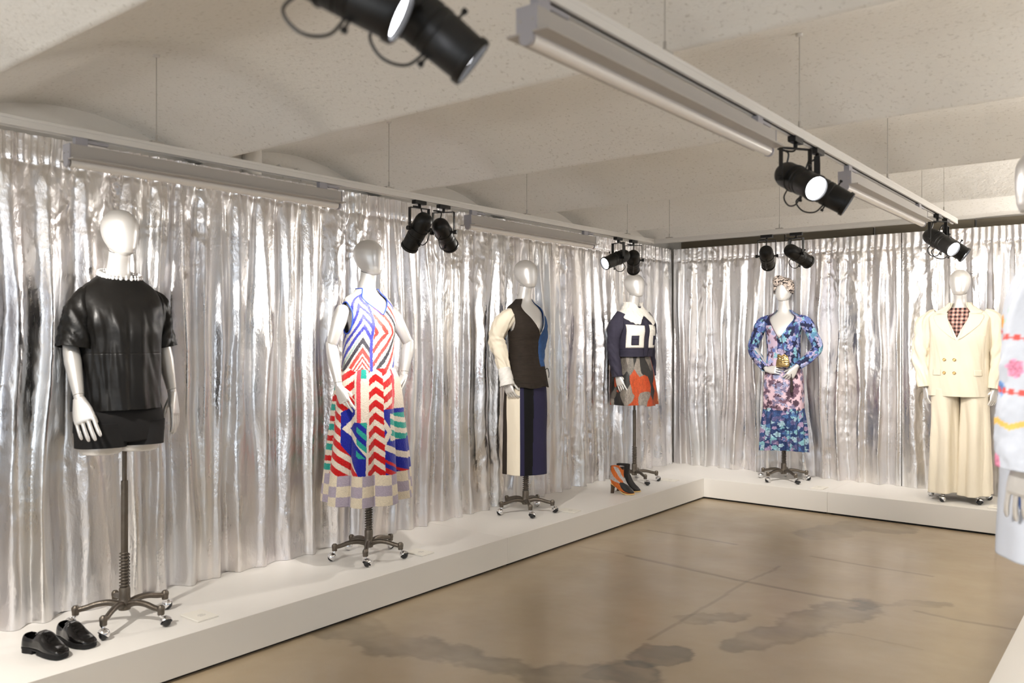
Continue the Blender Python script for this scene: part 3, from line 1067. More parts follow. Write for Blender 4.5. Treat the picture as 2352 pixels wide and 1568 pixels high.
def stand(root, ang, tall=True):
    share('pole', ST['pole'], root)
    share('outer_tube', ST['outer_tube'], root)
    share('spring', ST['spring'], root)
    share('hub', ST['hub'], root)
    for k in range(5):
        l = share('leg', ST['leg'], root, rz=ang + k * 2 * math.pi / 5)
        share('caster_wheel', ST['wheel'], l)
        share('caster_hood', ST['hood'], l)


def mannequin(label, x, y, yaw, legang, head_yaw=0.0):
    r = thing('mannequin', label, 'mannequin', (x, y, 0.19), yaw, 'silver mannequins on wheeled stands')
    share('torso', TORSO, r)
    share('head', HEAD, r, rz=head_yaw)
    share('neck_seam', SEAM, r, rz=head_yaw)
    stand(r, legang - yaw)
    return r


# fabrics
M['leather'] = mat('black_leather', (0.006, 0.0055, 0.005), 0.42, bump=[(7, 0.006, 3), (420, 0.0004, 2)], spec=0.28, rvar=(9, 0.30, 0.44, 3))
M['blackcloth'] = mat('black_cloth', (0.010, 0.0095, 0.010), 0.75, bump=[(8, 0.006, 3)], spec=0.3)
M['crystal'] = mat('crystal_beads', (0.9, 0.9, 0.9), 0.08, 0.35)
M['sequin'] = mat('sequins', rough=0.34, metal=0.15, vcol=True, bump=[(300, 0.004, 1)], spec=0.8, rvar=(260, 0.16, 0.6, 1))
M['wool'] = mat('fuzzy_wool', rough=0.9, vcol=True, bump=[(160, 0.004, 3)], sheen=0.25, spec=0.15)
M['cloth'] = mat('printed_cloth', rough=0.75, vcol=True, bump=[(12, 0.004, 3), (500, 0.0006, 1)], spec=0.25)
M['knit'] = mat('ribbed_knit', rough=0.8, vcol=True, bump=[((6, 6, 260), 0.0035, 1), (14, 0.004, 2)], spec=0.25)
M['cream'] = mat('cream_wool', (0.83, 0.755, 0.615), 0.72, bump=[(6, 0.008, 3), (400, 0.0006, 1)], spec=0.25)
M['white'] = mat('white_cotton', (0.82, 0.80, 0.76), 0.8, bump=[(20, 0.003, 3)])
M['denim'] = mat('dark_denim', (0.036, 0.033, 0.052), 0.8, bump=[(14, 0.005, 3), (600, 0.0006, 1)], var=[(18, 0.5, 4, (0.55, 0.55, 0.6))], spec=0.2)
M['shearling'] = mat('shearling', (0.84, 0.80, 0.73), 0.95, bump=[(130, 0.008, 3)], sheen=0.3)
M['bluetrim'] = mat('blue_trim', srgb(35, 70, 175), 0.6)
M['gold'] = mat('gold', (0.62, 0.42, 0.16), 0.28, 1.0)
M['brass'] = mat('brass_button', (0.70, 0.50, 0.22), 0.3, 1.0)


def vneck(zv, a1, ztop=1.605, th0=0.0, pw=0.85):
    def f(TH):
        a = np.abs(np.angle(np.exp(1j * (TH - th0))))
        return np.where(a < a1, zv + (ztop - zv) * (a / a1) ** pw, ztop)
    return f


def trim_curve(name, m, parent, pts, r):
    return MB().add(tube(pts, r, 8, closed=False, cap='round')).build(name, m, parent)


# ================================================================== 1: black leather
r = mannequin('silver mannequin in a black leather tee and black shorts with a crystal collar', -3.77, 1.89, 0.0, math.radians(-51))
TEE = [(0.975, 0.0, 0.158, 0.194), (1.10, 0.0, 0.154, 0.192), (1.25, 0.002, 0.148, 0.190), (1.38, 0.010, 0.144, 0.190), (1.46, 0.004, 0.124, 0.194),
       (1.515, -0.006, 0.098, 0.182), (1.55, -0.012, 0.084, 0.156), (1.575, -0.015, 0.075, 0.120), (1.60, -0.016, 0.066, 0.090), (1.622, -0.014, 0.061, 0.075)]


def tee_fold(th, z):
    d = sstep(1.50, 1.34, z)
    a = np.angle(np.exp(1j * (th + 0.02)))
    pleat = 0.014 * np.exp(-((a - 0.10) / 0.085) ** 2) - 0.010 * np.exp(-((a + 0.10) / 0.05) ** 2)
    big = 0.012 * np.sin(3 * th + 0.3 + 2.2 * (1.5 - z)) * sstep(1.5, 1.0, z)
    drape = 0.017 * fbm(np.cos(th) * 1.6 + np.sin(th) * 2.3 + 4, z * 3.5 + np.sin(th) * 1.5, 5, 3)
    diag = 0.012 * np.sin(22 * (z + 0.16 * th) + 3 * np.sin(3 * th)) * np.exp(-((z - 1.42) / 0.10) ** 2) * np.clip(np.abs(np.sin(th)) * 1.4 - 0.2, 0, 1)
    seam = -0.0010 * np.exp(-((z - 1.243) / 0.0022) ** 2)
    vs = -0.002 * np.exp(-((a - 0.10) / 0.006) ** 2)
    return (pleat * sstep(1.60, 1.40, z) + big + drape + diag) * d + (seam + vs) * d


tee = Shell(TEE, 2.5, tee_fold)
ZT1 = lambda T: 1.598 - 0.020 * np.cos(T)
tee_o = tee.mesh('leather_tee', M['leather'], r, 220, 300, lambda T: 0.985 + 0.008 * np.cos(T), ZT1, thick=0.004)
for s, sd in ((-1, 'r'), (1, 'l')):
    sleeve('sleeve', M['leather'], tee_o, [(-0.008, s * 0.110, 1.525), (-0.008, s * 0.164, 1.475), (-0.008, s * 0.192, 1.39), (-0.004, s * 0.212, 1.268)],
           [0.046, 0.064, 0.072, 0.076], fold=0.017, seed=3 + s, fs=(4, 5), thick=0.004)
    pass
h = arm(r, 'r', (-0.01, -0.155, 1.455), (-0.012, -0.225, 1.275), (0.082, -0.228, 1.045), (0.50, 0.0, -0.86), (0.70, -0.75, 0.12), 2)
h.scale = (1.06, 1.15, 1.05)
h = arm(r, 'l', (-0.01, 0.155, 1.455), (-0.03, 0.235, 1.285), (-0.005, 0.272, 1.045), (0.16, 0.06, -0.95), (0.75, 0.65, 0.1), 2)
h.scale = (1.06, 1.15, 1.05)
sh = Shell([(0.80, 0.0, 0.138, 0.104), (0.93, 0.0, 0.132, 0.106)], 2.4, lambda th, z: 0.006 * np.sin(4 * th + 1) * sstep(0.95, 0.82, z))
pts_ = []
for cy in (-0.092, 0.092):
    sh.cy = cy
    _, _, V, Q = sh.grid(90, 30, lambda T: 0.822 + 0.006 * np.cos(T), 0.935)
    pts_.append((V, Q))
hip = Shell([(0.84, 0.0, 0.136, 0.205), (0.90, 0.0, 0.138, 0.205), (0.98, 0, 0.134, 0.196), (1.06, 0, 0.115, 0.165)], 2.4)
_, _, V, Q = hip.grid(120, 30, lambda T: 0.846 + 0.05 * np.abs(np.sin(T)) ** 2, 1.06)
pts_.append((V, Q))
join_grids('shorts', pts_, M['blackcloth'], r, thick=0.003)
for cy in (-0.092, 0.092):
    MB().add(lathe([(0.001, 0.792), (0.080, 0.792), (0.088, 0.797), (0.090, 0.82), (0.092, 0.90)], 36, origin=(0.0, cy, 0))).build('thigh_stump', M['skin'], r, angle=1.2)
nk = thing  # (necklace: part of the dressed mannequin)
th = np.linspace(-np.pi, np.pi, 40, endpoint=False)
ring = tee.pt(th, ZT1(th) + 0.002, 0.003)
ck = MB()
for k, p in enumerate(ring):
    ck.add(sphere(p, 0.0075 + 0.0015 * (k % 2), 8, 6))
    ck.add(sphere(p + np.array([0, 0, 0.011]), 0.0055, 7, 5))
ck.build('crystal_collar', M['crystal'], r, angle=0.3)

for ch in r.children:          # the body sits slightly off the pole's axis
    if ch.name.split('.')[0] in ('pole', 'outer_tube', 'spring', 'hub', 'leg'):
        continue
    if ch.name.startswith('hand'):
        ch.location.y = ch.location.y * 0.95 - 0.022
    else:
        ch.scale.y = 0.95
        ch.location.y -= 0.022

# ================================================================== 2: sequin vest, striped skirt
r = mannequin('silver mannequin in a striped sequin vest and red, blue and white zigzag wool skirt', -3.752, 3.364, 0.0, math.radians(-47), 0.02)
PH = math.radians(41.8)
VEST = [(1.10, 0.0, 0.128, 0.166), (1.20, 0.0, 0.124, 0.162), (1.30, 0.002, 0.124, 0.160), (1.40, 0.014, 0.128, 0.160), (1.46, 0.006, 0.114, 0.160),
        (1.515, -0.006, 0.092, 0.170), (1.55, -0.014, 0.078, 0.150), (1.575, -0.017, 0.067, 0.104), (1.612, -0.016, 0.0535, 0.061)]
vest = Shell(VEST, 2.3, lambda th, z: 0.003 * fbm(np.cos(th) * 2 + 3, z * 6 + np.sin(th) * 2, 4))
BL, WH, RD, BK, MT = (np.array(srgb(c)) for c in ((62, 66, 178), (232, 228, 220), (226, 70, 62), (52, 50, 62), (170, 200, 192)))


def pxz(z):
    return 777 + (1.5 - (z + 0.19)) * 1902 / 4.973


def vest_col(TH, Z, V):
    ph = np.angle(np.exp(1j * (TH + PH)))
    u = 843 + 60 * ph
    y = pxz(Z)
    C = np.zeros(TH.shape + (3,)) + WH
    jit = 1.5 * vn(TH * 60, Z * 160, 3)
    c = y - 1.2 * np.abs(u - 836) + jit
    left = u < 856
    bands = [(672, 684, BL), (697, 708, BL), (722, 733, BL), (745, 757, BL), (764, 771, MT), (774, 788, BK), (796, 810, RD), (816, 822, RD), (828, 834, RD), (840, 880, RD)]
    for a, b, col in bands:
        k = left & (c > a) & (c < b)
        C[k] = col
    k = (u + jit * 0.5 > 855) & (u + jit * 0.5 < 863) & (y > 690)
    C[k] = BL
    c2 = u + 0.75 * np.abs(y - 765) + jit
    for a, b, col in [(866, 876, RD), (889, 899, RD), (912, 921, RD), (930, 940, BK), (950, 960, RD), (975, 985, BL)]:
        k = (u >= 863) & (c2 > a) & (c2 < b)
        C[k] = col
    back = (ph > 1.9) | (ph < -2.1)
    kk = back & (np.mod(y + np.abs(np.mod(u, 60) - 30), 24) < 11)
    C[kk] = BL
    sp = vn(TH * 95, Z * 420, 8)  # glints of the sequins put into the colour as fine light-dark noise
    C = C * (1 + 0.30 * sp[..., None])
    return np.clip(C, 0.01, 0.95)


def armhole(sh, cz, hz, cx, hx, ymin=0.09):
    def f(X, Y, Z, TH):
        return (np.abs(Y) > ymin) & (((Z - cz) / hz) ** 2 + ((X - cx) / hx) ** 2 < 1)
    return f


def armhole_pts(sh, side, cz, hz, cx, hx, off=0.002, n=60):
    a = np.linspace(0, 2 * np.pi, n)
    z = cz + hz * np.sin(a)
    x = cx + hx * np.cos(a)
    c0, rx, ry = (spl(sh.a[:, 0], sh.a[:, k], z) for k in (1, 2, 3))
    q = np.clip(np.abs((x - c0) / rx), 0, 0.999) ** sh.p
    return np.stack([x, side * (ry * (1 - q) ** (1 / sh.p) + off), z], -1)


zt2 = vneck(1.445, 1.05, 1.606)
vest_o = vest.mesh('sequin_vest', M['sequin'], r, 420, 330, lambda T: 1.116 + 0.004 * np.sin(3 * T), zt2, vest_col,
                   armhole(vest, 1.430, 0.092, -0.012, 0.052), 0.004)
for s in (-1, 1):
    trim_curve('armhole_trim', M['bluetrim'], vest_o, armhole_pts(vest, s, 1.430, 0.093, -0.012, 0.053), 0.0042)
tt = np.linspace(-np.pi, np.pi, 120)
trim_curve('neck_trim', M['bluetrim'], vest_o, vest.pt(tt, zt2(tt), 0.001), 0.0034)
arm(r, 'r', (-0.005, -0.200, 1.468), (-0.055, -0.238, 1.265), (0.000, -0.228, 1.035), (0.42, 0.10, -0.90), (0.15, -1, 0.1))
arm(r, 'l', (-0.005, 0.200, 1.468), (0.050, 0.285, 1.275), (0.062, 0.235, 1.085), (0.05, -0.60, -0.80), (0.0, 0.8, -0.6))


def skirt_fold(th, z):
    g = sstep(1.12, 0.5, z)
    return (0.010 + 0.034 * g) * (1.2 * np.abs(np.cos(4.5 * th + 0.55)) - 0.7) + 0.010 * g * np.cos(4 * th + 1.0) + 0.004 * fbm(np.cos(th) * 3 + 9, z * 4 + np.sin(th) * 3, 6)


SK = [(0.34, 0.0, 0.226, 0.275), (0.55, 0.0, 0.208, 0.254), (0.80, 0.0, 0.192, 0.230), (1.0, 0.0, 0.172, 0.212), (1.09, 0, 0.150, 0.190), (1.15, 0, 0.112, 0.152)]
skirt = Shell(SK, 2.1, skirt_fold)
C_CR, C_RED, C_BLU, C_TEA, C_COR, C_LAV = (np.array(srgb(c)) for c in ((204, 192, 178), (176, 16, 18), (18, 28, 132), (32, 140, 128), (206, 70, 80), (160, 150, 164)))


def skirt_col(TH, Z, V):
    ph = np.angle(np.exp(1j * (TH + PH)))
    q = np.clip(ph / (np.pi / 2), -2, 2)
    s = np.where(np.abs(q) <= 1, np.sin(np.clip(ph, -np.pi / 2, np.pi / 2)), np.sign(ph) * (2 - np.sin(np.abs(ph))))   # -1..1 across the seen half
    R = np.interp(Z, [0.35, 0.6, 0.9, 1.12], [104, 95, 84, 66])
    u = 843 + R * s
    y = pxz(Z)
    jit = 0.8 * vn(TH * 50, Z * 120, 5) + 0.7 * vn(TH * 140, Z * 300, 7)
    u = u + jit * 0.5
    y = y + jit
    C = np.zeros(TH.shape + (3,)) + C_CR
    cen = 868 + (y - 950) * 0.015          # chevron column
    wcol = 16 + (y - 950) * 0.016

    def paint(k, col):
        C[k] = col
    # left: red diagonals high, falling to the left
    kl = (u < 846)
    paint(kl & (y < 1085) & (np.mod(y + 0.72 * u, 31) < 17) & (u < 838) & (y < 938 - (u - 790) * 0.5), C_RED)
    # side strip
    ks = u < 752 + (1075 - y) * 0.10
    paint(kl & ks, C_CR)
    paint(kl & ks & (np.mod(y, 44) < 14), C_TEA)
    paint(kl & ks & (np.mod(y + 18, 44) < 12), C_RED)
    # red stripes falling to the right, lower left
    kd = kl & ~ks & (y > 900) & (y - 905 > (u - 765) * 0.9 - 40)
    paint(kd, C_CR)
    paint(kd & (np.mod(y - 0.9 * u, 30) < 16), C_RED)
    # the blue diamond with a white chevron
    kb = kl & ~ks & (u > 786 + np.clip(y - 1010, 0, 200) * 0.62 - np.clip(y - 930, -99, 0) * 0.0) & (y > 938 - (u - 790) * 0.55) & (y < 1086)
    paint(kb, C_BLU)
    d = np.abs(y - 975) * 0.95
    kw = kb & (u - (790 + d) > -2) & (u - (790 + d) < 13)
    paint(kw, C_CR)
    # coral bar on white, then teal bars below
    kc = (u > 818) & (u < 846) & (y < 962)
    paint(kc, C_CR)
    paint(kc & (u > 823) & (u < 833), C_COR)
    paint(kc & (y < 866) & (u > 833), C_TEA)
    kt = (u > 822) & (u < 847) & (y >= 962) & (y < 1050)
    paint(kt & (np.mod(y - 0.8 * u, 26) < 13) & (y - 962 < 78), C_TEA)
    # chevron column
    kv = np.abs(u - cen) <= wcol
    paint(kv, C_CR)
    paint(kv & (np.mod(y - np.abs(u - cen) * 0.85, 28.5) < 15.5), C_RED)
    # right of it
    kr = u > cen + wcol
    paint(kr & (np.mod(y + 0.8 * u, 31) < 17) & (y < 935), C_RED)
    kk = kr & (u > 902 + (y - 900) * 0.03)
    paint(kk & (y < 948), C_CR)
    paint(kk & (y < 948) & (np.abs(u - (904 + (y - 900) * 0.10)) < 3.5), C_COR)
    kk2 = kr & (y >= 935)
    paint(kk2, C_BLU)
    kt2 = kr & (u > 896) & (y > 945) & (y < 1005)
    paint(kt2, C_CR)
    paint(kt2 & (np.mod(y - 0.45 * u, 24) < 13), C_TEA)
    paint(kr & (y > 1005) & (y < 1068) & (np.abs(y - 1030 - 0.55 * (u - 910)) < 7), C_CR)
    paint(kr & (y > 940) & (y < 1010) & (np.abs((u - cen - wcol) - 10 + np.abs(y - 985) * 0.5) < 5), C_CR)
    paint(kr & (y > 1040) & (np.mod(y - 0.65 * u, 22) < 12) & (y - 0.65 * (u - 890) > 1046), C_RED)
    kedge = u > 931 + (y - 950) * 0.16
    paint(kedge & (y < 1070), C_CR)
    paint(kedge & (y < 1070) & (np.mod(y + u * 0.4, 40) < 22), C_RED)
    # lavender and cream checks round the hem
    kh = y > 1078 + 5 * s * 0
    row = np.floor((y - 1078) / 23.0)
    colm = np.floor((TH + 4) * 3.1)
    kx = kh & (np.mod(row + colm, 2) < 1)
    paint(kh, np.array(srgb(208, 196, 174)))
    paint(kx, C_LAV)
    return C * (1 + 0.10 * vn(TH * 80, Z * 240, 2)[..., None])


skirt.mesh('wool_skirt', M['wool'], r, 620, 420, lambda T: 0.352 + 0.008 * np.sin(2 * T), 1.135, skirt_col, thick=0.006)

# ================================================================== 3: black tunic, panelled skirt
r = mannequin('silver mannequin in a black V-neck tunic with cream sleeve and striped panel skirt', -3.79, 4.965, -0.12, math.radians(-43), 0.0)
PH3 = 0.918 - 0.12
TU = [(0.935, 0.0, 0.150, 0.182), (1.02, 0.0, 0.136, 0.172), (1.10, 0.0, 0.118, 0.158), (1.18, 0.0, 0.105, 0.142), (1.28, 0.002, 0.106, 0.142), (1.39, 0.014, 0.124, 0.150),
      (1.46, 0.006, 0.112, 0.158), (1.515, -0.006, 0.091, 0.170), (1.55, -0.014, 0.078, 0.148), (1.575, -0.017, 0.067, 0.103), (1.612, -0.016, 0.0535, 0.061)]
tun = Shell(TU, 2.3, lambda th, z: 0.004 * np.cos(14 * th) * sstep(1.0, 0.94, z) + 0.003 * fbm(np.cos(th) * 2 + 1, z * 5 + np.sin(th) * 2, 14))


def tun_col(TH, Z, V):
    C = np.zeros(TH.shape + (3,)) + np.array(srgb(46, 39, 33))
    edge = 0.15 + (1.34 - Z) * 0.30
    k = (TH > edge) & (Z > 1.10)
    C[k] = srgb(52, 88, 142)
    return C * (1 + 0.25 * fbm(TH * 3, Z * 60, 9)[..., None])


zt3 = vneck(1.335, 1.05, 1.606, 0.14, 0.9)
tun_o = tun.mesh('tunic', M['knit'], r, 260, 260, lambda T: 0.945 + 0.006 * np.sin(5 * T), zt3, tun_col,
                 armhole(tun, 1.445, 0.080, -0.012, 0.050, 0.10), 0.004)
tt = np.linspace(-0.2, 1.5, 40)
trim_curve('zip_edge', M['chrome'], tun_o, tun.pt(tt, zt3(tt), 0.001), 0.003)
trim_curve('tie_cord', M['rubber'], tun_o, crom(np.r_[tun.pt([0.75], [1.075], 0.002), tun.pt([0.8], [1.085], 0.014), tun.pt([0.85], [1.05], 0.020), tun.pt([0.83], [1.015], 0.012)], 16), 0.003)
sv = sleeve('cream_sleeve', M['cream'], r, [(-0.010, -0.085, 1.500), (-0.03, -0.178, 1.455), (-0.085, -0.215, 1.30), (-0.05, -0.215, 1.19), (0.0, -0.215, 1.06)],
            [0.046, 0.062, 0.060, 0.058, 0.048, 0.042], fold=0.012, seed=31, bunch=0.003)
sleeve('white_cuff', M['white'], sv, [(-0.012, -0.216, 1.09), (0.006, -0.215, 1.03), (0.022, -0.213, 0.965)], [0.046, 0.050, 0.056], rows=30, fold=0.004, seed=8)
sleeve('blue_sleeve', mat('blue_knit', srgb(52, 88, 142), 0.8, bump=[(14, 0.004, 2)]), r,
       [(-0.010, 0.120, 1.505), (-0.02, 0.18, 1.43), (-0.05, 0.205, 1.28), (-0.055, 0.190, 1.16), (-0.06, 0.175, 1.06)], [0.046, 0.058, 0.055, 0.05, 0.044], fold=0.008, seed=33)
arm(r, 'r', (-0.01, -0.165, 1.50), (-0.085, -0.215, 1.295), (0.012, -0.213, 1.01), (0.30, 0.05, -0.95), (0.1, -1, 0.1), 1, upper=False)
arm(r, 'l', (-0.01, 0.165, 1.50), (-0.05, 0.205, 1.285), (-0.06, 0.175, 1.045), (0.0, -0.05, -0.95), (0.1, 1, 0.1), 0, upper=False)
CR3, BR3, NV3, BK3 = (np.array(srgb(c)) for c in ((236, 226, 206), (52, 44, 38), (40, 38, 66), (8, 8, 10)))


def sk3_col(TH, Z, V):
    ph = np.angle(np.exp(1j * (TH + PH3)))
    C = np.zeros(TH.shape + (3,)) + NV3
    C[(ph < -0.18) & (ph > -0.98)] = CR3
    C[(ph <= -0.98)] = BR3
    C[(ph > 0.06) & (ph < 0.50 + (Z - 0.3) * 0.15)] = BK3  # black wedge: shade of the pleats painted into the cloth colour
    C[(ph > 1.75)] = CR3
    return C


sk3 = Shell([(0.28, 0.0, 0.142, 0.172), (0.6, 0.0, 0.138, 0.170), (0.85, 0.0, 0.134, 0.170), (1.0, 0, 0.118, 0.158), (1.08, 0, 0.104, 0.142)], 2.5,
            lambda th, z: 0.008 * np.sin(5 * th + 0.6) * sstep(1.0, 0.4, z) + 0.003 * fbm(np.cos(th) * 2, z * 4 + np.sin(th), 15))
sk3.mesh('panel_skirt', M['cloth'], r, 240, 120, lambda T: 0.295 + 0.006 * np.cos(T + 0.9), 1.05, sk3_col, thick=0.004)

# ================================================================== 4: denim jacket, patchwork skirt
r = mannequin('silver mannequin in a dark denim jacket with white shearling collar and patchwork leather skirt', -3.817, 6.64, -0.28, math.radians(-32), 0.15)
JK = [(1.135, 0.0, 0.142, 0.172), (1.165, 0.0, 0.140, 0.170), (1.21, 0.0, 0.146, 0.174), (1.30, 0.004, 0.148, 0.176), (1.40, 0.012, 0.150, 0.178), (1.46, 0.006, 0.132, 0.182),
      (1.515, -0.006, 0.104, 0.176), (1.55, -0.012, 0.086, 0.140), (1.58, -0.016, 0.074, 0.102), (1.615, -0.014, 0.066, 0.078)]
jk = Shell(JK, 2.4, lambda th, z: 0.004 * fbm(np.cos(th) * 2 + 6, z * 5 + np.sin(th) * 2, 24) - 0.003 * np.exp(-((z - 1.205) / 0.004) ** 2))
jk_o = jk.mesh('denim_jacket', M['denim'], r, 160, 150, 1.145, 1.60, thick=0.006)
for a, b in ((-1.22, -0.10), (0.10, 1.22)):
    jk.patch('shearling_panel', M['shearling'], jk_o, [(a, 1.225), (b, 1.225), (b, 1.425), (a, 1.435)], (20, 20), 0.004, 0.006, puff=0.006)
for a, b in ((-0.86, -0.42), (0.42, 0.86)):
    jk.patch('pocket', M['denim'], jk_o, [(a, 1.25), (b, 1.25), (b, 1.335), (a, 1.335)], (10, 10), 0.012, 0.004, puff=0.002)
    jk.patch('pocket_flap', M['denim'], jk_o, [(a + 0.03, 1.300), (b - 0.03, 1.300), (b - 0.03, 1.325), (a + 0.03, 1.325)], (10, 5), 0.017, 0.003)
jk.patch('button_placket', M['denim'], jk_o, [(-0.08, 1.15), (0.08, 1.15), (0.08, 1.48), (-0.08, 1.48)], (6, 40), 0.010, 0.004)
CO = [(1.42, 0.012, 0.166, 0.198), (1.46, 0.006, 0.156, 0.196), (1.515, -0.006, 0.130, 0.180), (1.55, -0.012, 0.108, 0.146), (1.58, -0.015, 0.093, 0.112), (1.62, -0.016, 0.082, 0.090), (1.66, -0.016, 0.088, 0.094)]
col = Shell(CO, 2.2, lambda th, z: 0.009 * fbm(np.cos(th) * 9, z * 34 + np.sin(th) * 9, 25))


def colbot(TH):
    a = np.abs(np.angle(np.exp(1j * TH)))
    return np.where(a < 0.40, 1.435 + (0.40 - a) * 0.22, 1.435 + 0.070 * sstep(0.40, 1.5, a)) + 0.004 * np.sin(TH * 23)


col.mesh('shearling_collar', M['shearling'], jk_o, 140, 40, colbot, lambda T: 1.640 - 0.055 * np.exp(-(np.angle(np.exp(1j * T)) / 0.45) ** 2), thick=0.012)
for s in (-1, 1):
    sleeve('sleeve', M['denim'], jk_o, [(-0.010, s * 0.140, 1.520), (-0.02, s * 0.195, 1.44), (-0.045, s * 0.222, 1.24), (-0.02, s * 0.220, 1.10), (0.005, s * 0.212, 0.965)],
           [0.058, 0.068, 0.060, 0.055, 0.050, 0.046], fold=0.010, seed=44 + s)
arm(r, 'r', (0, -0.17, 1.5), (-0.045, -0.222, 1.24), (0.005, -0.212, 0.985), (0.35, 0.06, -0.93), (0.2, -1, 0.1), 0, upper=False)
arm(r, 'l', (0, 0.17, 1.5), (-0.045, 0.222, 1.24), (0.005, 0.212, 0.985), (0.35, -0.06, -0.93), (0.2, 1, 0.1), 0, upper=False)
PAL = [srgb(c) for c in ((172, 62, 18), (34, 32, 30), (120, 112, 104), (92, 86, 80), (134, 56, 22), (178, 120, 76), (24, 24, 26), (128, 120, 112), (30, 28, 26), (104, 98, 90), (172, 66, 20))]


def patchwork(TH, Z, V, seed=5, n=84, su=0.17, zl=(0.68, 1.18), pal=PAL, sx=1.7, sz=0.75):
    rs = np.random.RandomState(seed)
    cu = rs.uniform(-np.pi, np.pi, n)
    cz = rs.uniform(zl[0], zl[1], n)
    ci = rs.randint(0, len(pal), n)
    an = rs.uniform(-0.5, 0.5, n)
    best = np.full(TH.shape, 9.0)
    C = np.zeros(TH.shape + (3,))
    wu = TH + 0.10 * fbm(TH * 2, Z * 9, seed)
    for k in range(n):
        du = np.angle(np.exp(1j * (wu - cu[k]))) * su
        dz = Z - cz[k]
        d = np.hypot(du * sx + an[k] * dz, dz * sz)
        kk = d < best
        best[kk] = d[kk]
        C[kk] = pal[ci[k]]
    snake = 0.25 * vn(TH * 60, Z * 160, seed + 2) + 0.15 * vn(TH * 25, Z * 30, seed + 3)
    return np.clip(C * (1 + snake[..., None] * 1.2), 0.004, 1)


s4 = Shell([(0.69, 0.0, 0.192, 0.212), (0.85, 0.0, 0.172, 0.198), (1.0, 0.0, 0.150, 0.182), (1.10, 0, 0.128, 0.162), (1.17, 0, 0.112, 0.146)], 2.3,
           lambda th, z: 0.012 * np.cos(6 * th + 0.8) * sstep(1.1, 0.75, z))
s4.mesh('patchwork_skirt', mat('patchwork_leather', rough=0.5, vcol=True, bump=[(120, 0.0015, 2)], spec=0.4), r, 300, 220,
        lambda T: 0.708 - 0.012 * (np.abs(np.angle(np.exp(1j * (T - 0.15)))) < 0.35) + 0.006 * np.cos(T), 1.165, patchwork, thick=0.004)


# ------------------------------------------------------------------ flower prints
def florals(U, V, base, seed, n, ulim, vlim, pal, size, petals=(5, 6, 7), leaf=0.4):
    rs = np.random.RandomState(seed)
    C = np.zeros(U.shape + (3,)) + np.array(base)
    for k in range(n):
        cu, cv = rs.uniform(*ulim), rs.uniform(*vlim)
        R = size * rs.uniform(0.5, 1.25)
        p = rs.choice(petals)
        rot = rs.uniform(0, 6.28)
        col = np.array(pal[rs.randint(len(pal))])
        isleaf = rs.rand() < leaf
        du, dv = U - cu, V - cv
        rr = np.hypot(du, dv)
        sel = rr < R * 1.1
        if not sel.any():
            continue
        a = np.arctan2(dv[sel], du[sel]) + rot
        q = rr[sel] / R
        if isleaf:
            edge = 0.35 + 0.6 * np.abs(np.cos(a * 1.5)) ** 1.3 + 0.14 * np.sign(np.sin(a * 14))
            tone = 0.75 + 0.5 * (np.sin(a * 6) > 0.3)
        else:
            edge = 0.70 + 0.28 * np.abs(np.sin(p * a / 2))
            tone = 0.62 + 0.55 * np.abs(np.sin(p * a / 2)) * q + 0.35 * (np.sin(q * 13 + p * a) > 0.4)
        m = q < edge
        idx = np.where(sel)
        c = C[idx]
        c[m] = col[None] * tone[m][:, None]
        C[idx] = c
    return np.clip(C, 0.004, 0.9)


NAVY = srgb(30, 34, 62)
BLUES = [srgb(c) for c in ((126, 172, 186), (96, 112, 168), (150, 158, 196), (70, 84, 140), (160, 150, 176), (86, 130, 160), (58, 64, 110))]
PINKS = [srgb(c) for c in ((96, 74, 92), (120, 112, 140), (110, 84, 100), (140, 146, 178), (76, 58, 72))]
TEALS = [srgb(c) for c in ((122, 168, 178), (70, 104, 150), (150, 178, 190), (84, 82, 120), (52, 76, 120), (150, 130, 160))]

# ================================================================== 5: flower dress, turban, gold bag
r = mannequin('silver mannequin in a blue and pink flower print dress with a black and cream turban', -2.77, 7.556, -math.pi / 2 + 0.06, math.radians(-40), 0.0)
r.scale = (1, 1, 0.979)
BO = [(1.06, 0.0, 0.122, 0.162), (1.16, 0.0, 0.110, 0.148), (1.26, 0.002, 0.110, 0.148), (1.38, 0.014, 0.126, 0.156), (1.46, 0.006, 0.114, 0.168), (1.515, -0.006, 0.092, 0.178),
      (1.55, -0.014, 0.079, 0.156), (1.575, -0.017, 0.069, 0.106), (1.612, -0.016, 0.0545, 0.062)]
bo = Shell(BO, 2.3, lambda th, z: 0.004 * fbm(np.cos(th) * 3 + 2, z * 6 + np.sin(th) * 3, 34) + 0.003 * np.sin(14 * th) * sstep(1.25, 1.1, z))


def bo_col(TH, Z, V):
    U = TH * 0.15
    A = florals(U, Z, NAVY, 11, 480, (-0.5, 0.5), (1.0, 1.64), BLUES, 0.027)
    B = florals(U, Z, srgb(186, 166, 186), 12, 260, (-0.5, 0.5), (1.0, 1.64), PINKS + BLUES[:3], 0.028)
    k = (TH < -0.12 - (1.3 - Z) * 0.2) & (TH > -0.95) & (Z < 1.46)
    A[k] = B[k]
    return A


zt5 = vneck(1.335, 0.92, 1.606, 0.0, 0.95)
bo_o = bo.mesh('dress_bodice', M['cloth'], r, 300, 260, 1.06, zt5, bo_col, thick=0.003)
tt = np.linspace(-0.92, 0.1, 30)
trim_curve('neck_cord', mat('maroon_cord', srgb(70, 44, 56), 0.7), bo_o, np.r_[bo.pt(tt, zt5(tt), 0.003), bo.pt(np.linspace(0.1, 0.25, 8), np.linspace(1.33, 1.14, 8), 0.006)], 0.0028)


def sl_col(seed):
    return lambda A, T, V: florals(A * 0.055, T * 0.55, NAVY, seed, 240, (0, 0.35), (0, 0.56), BLUES, 0.026)


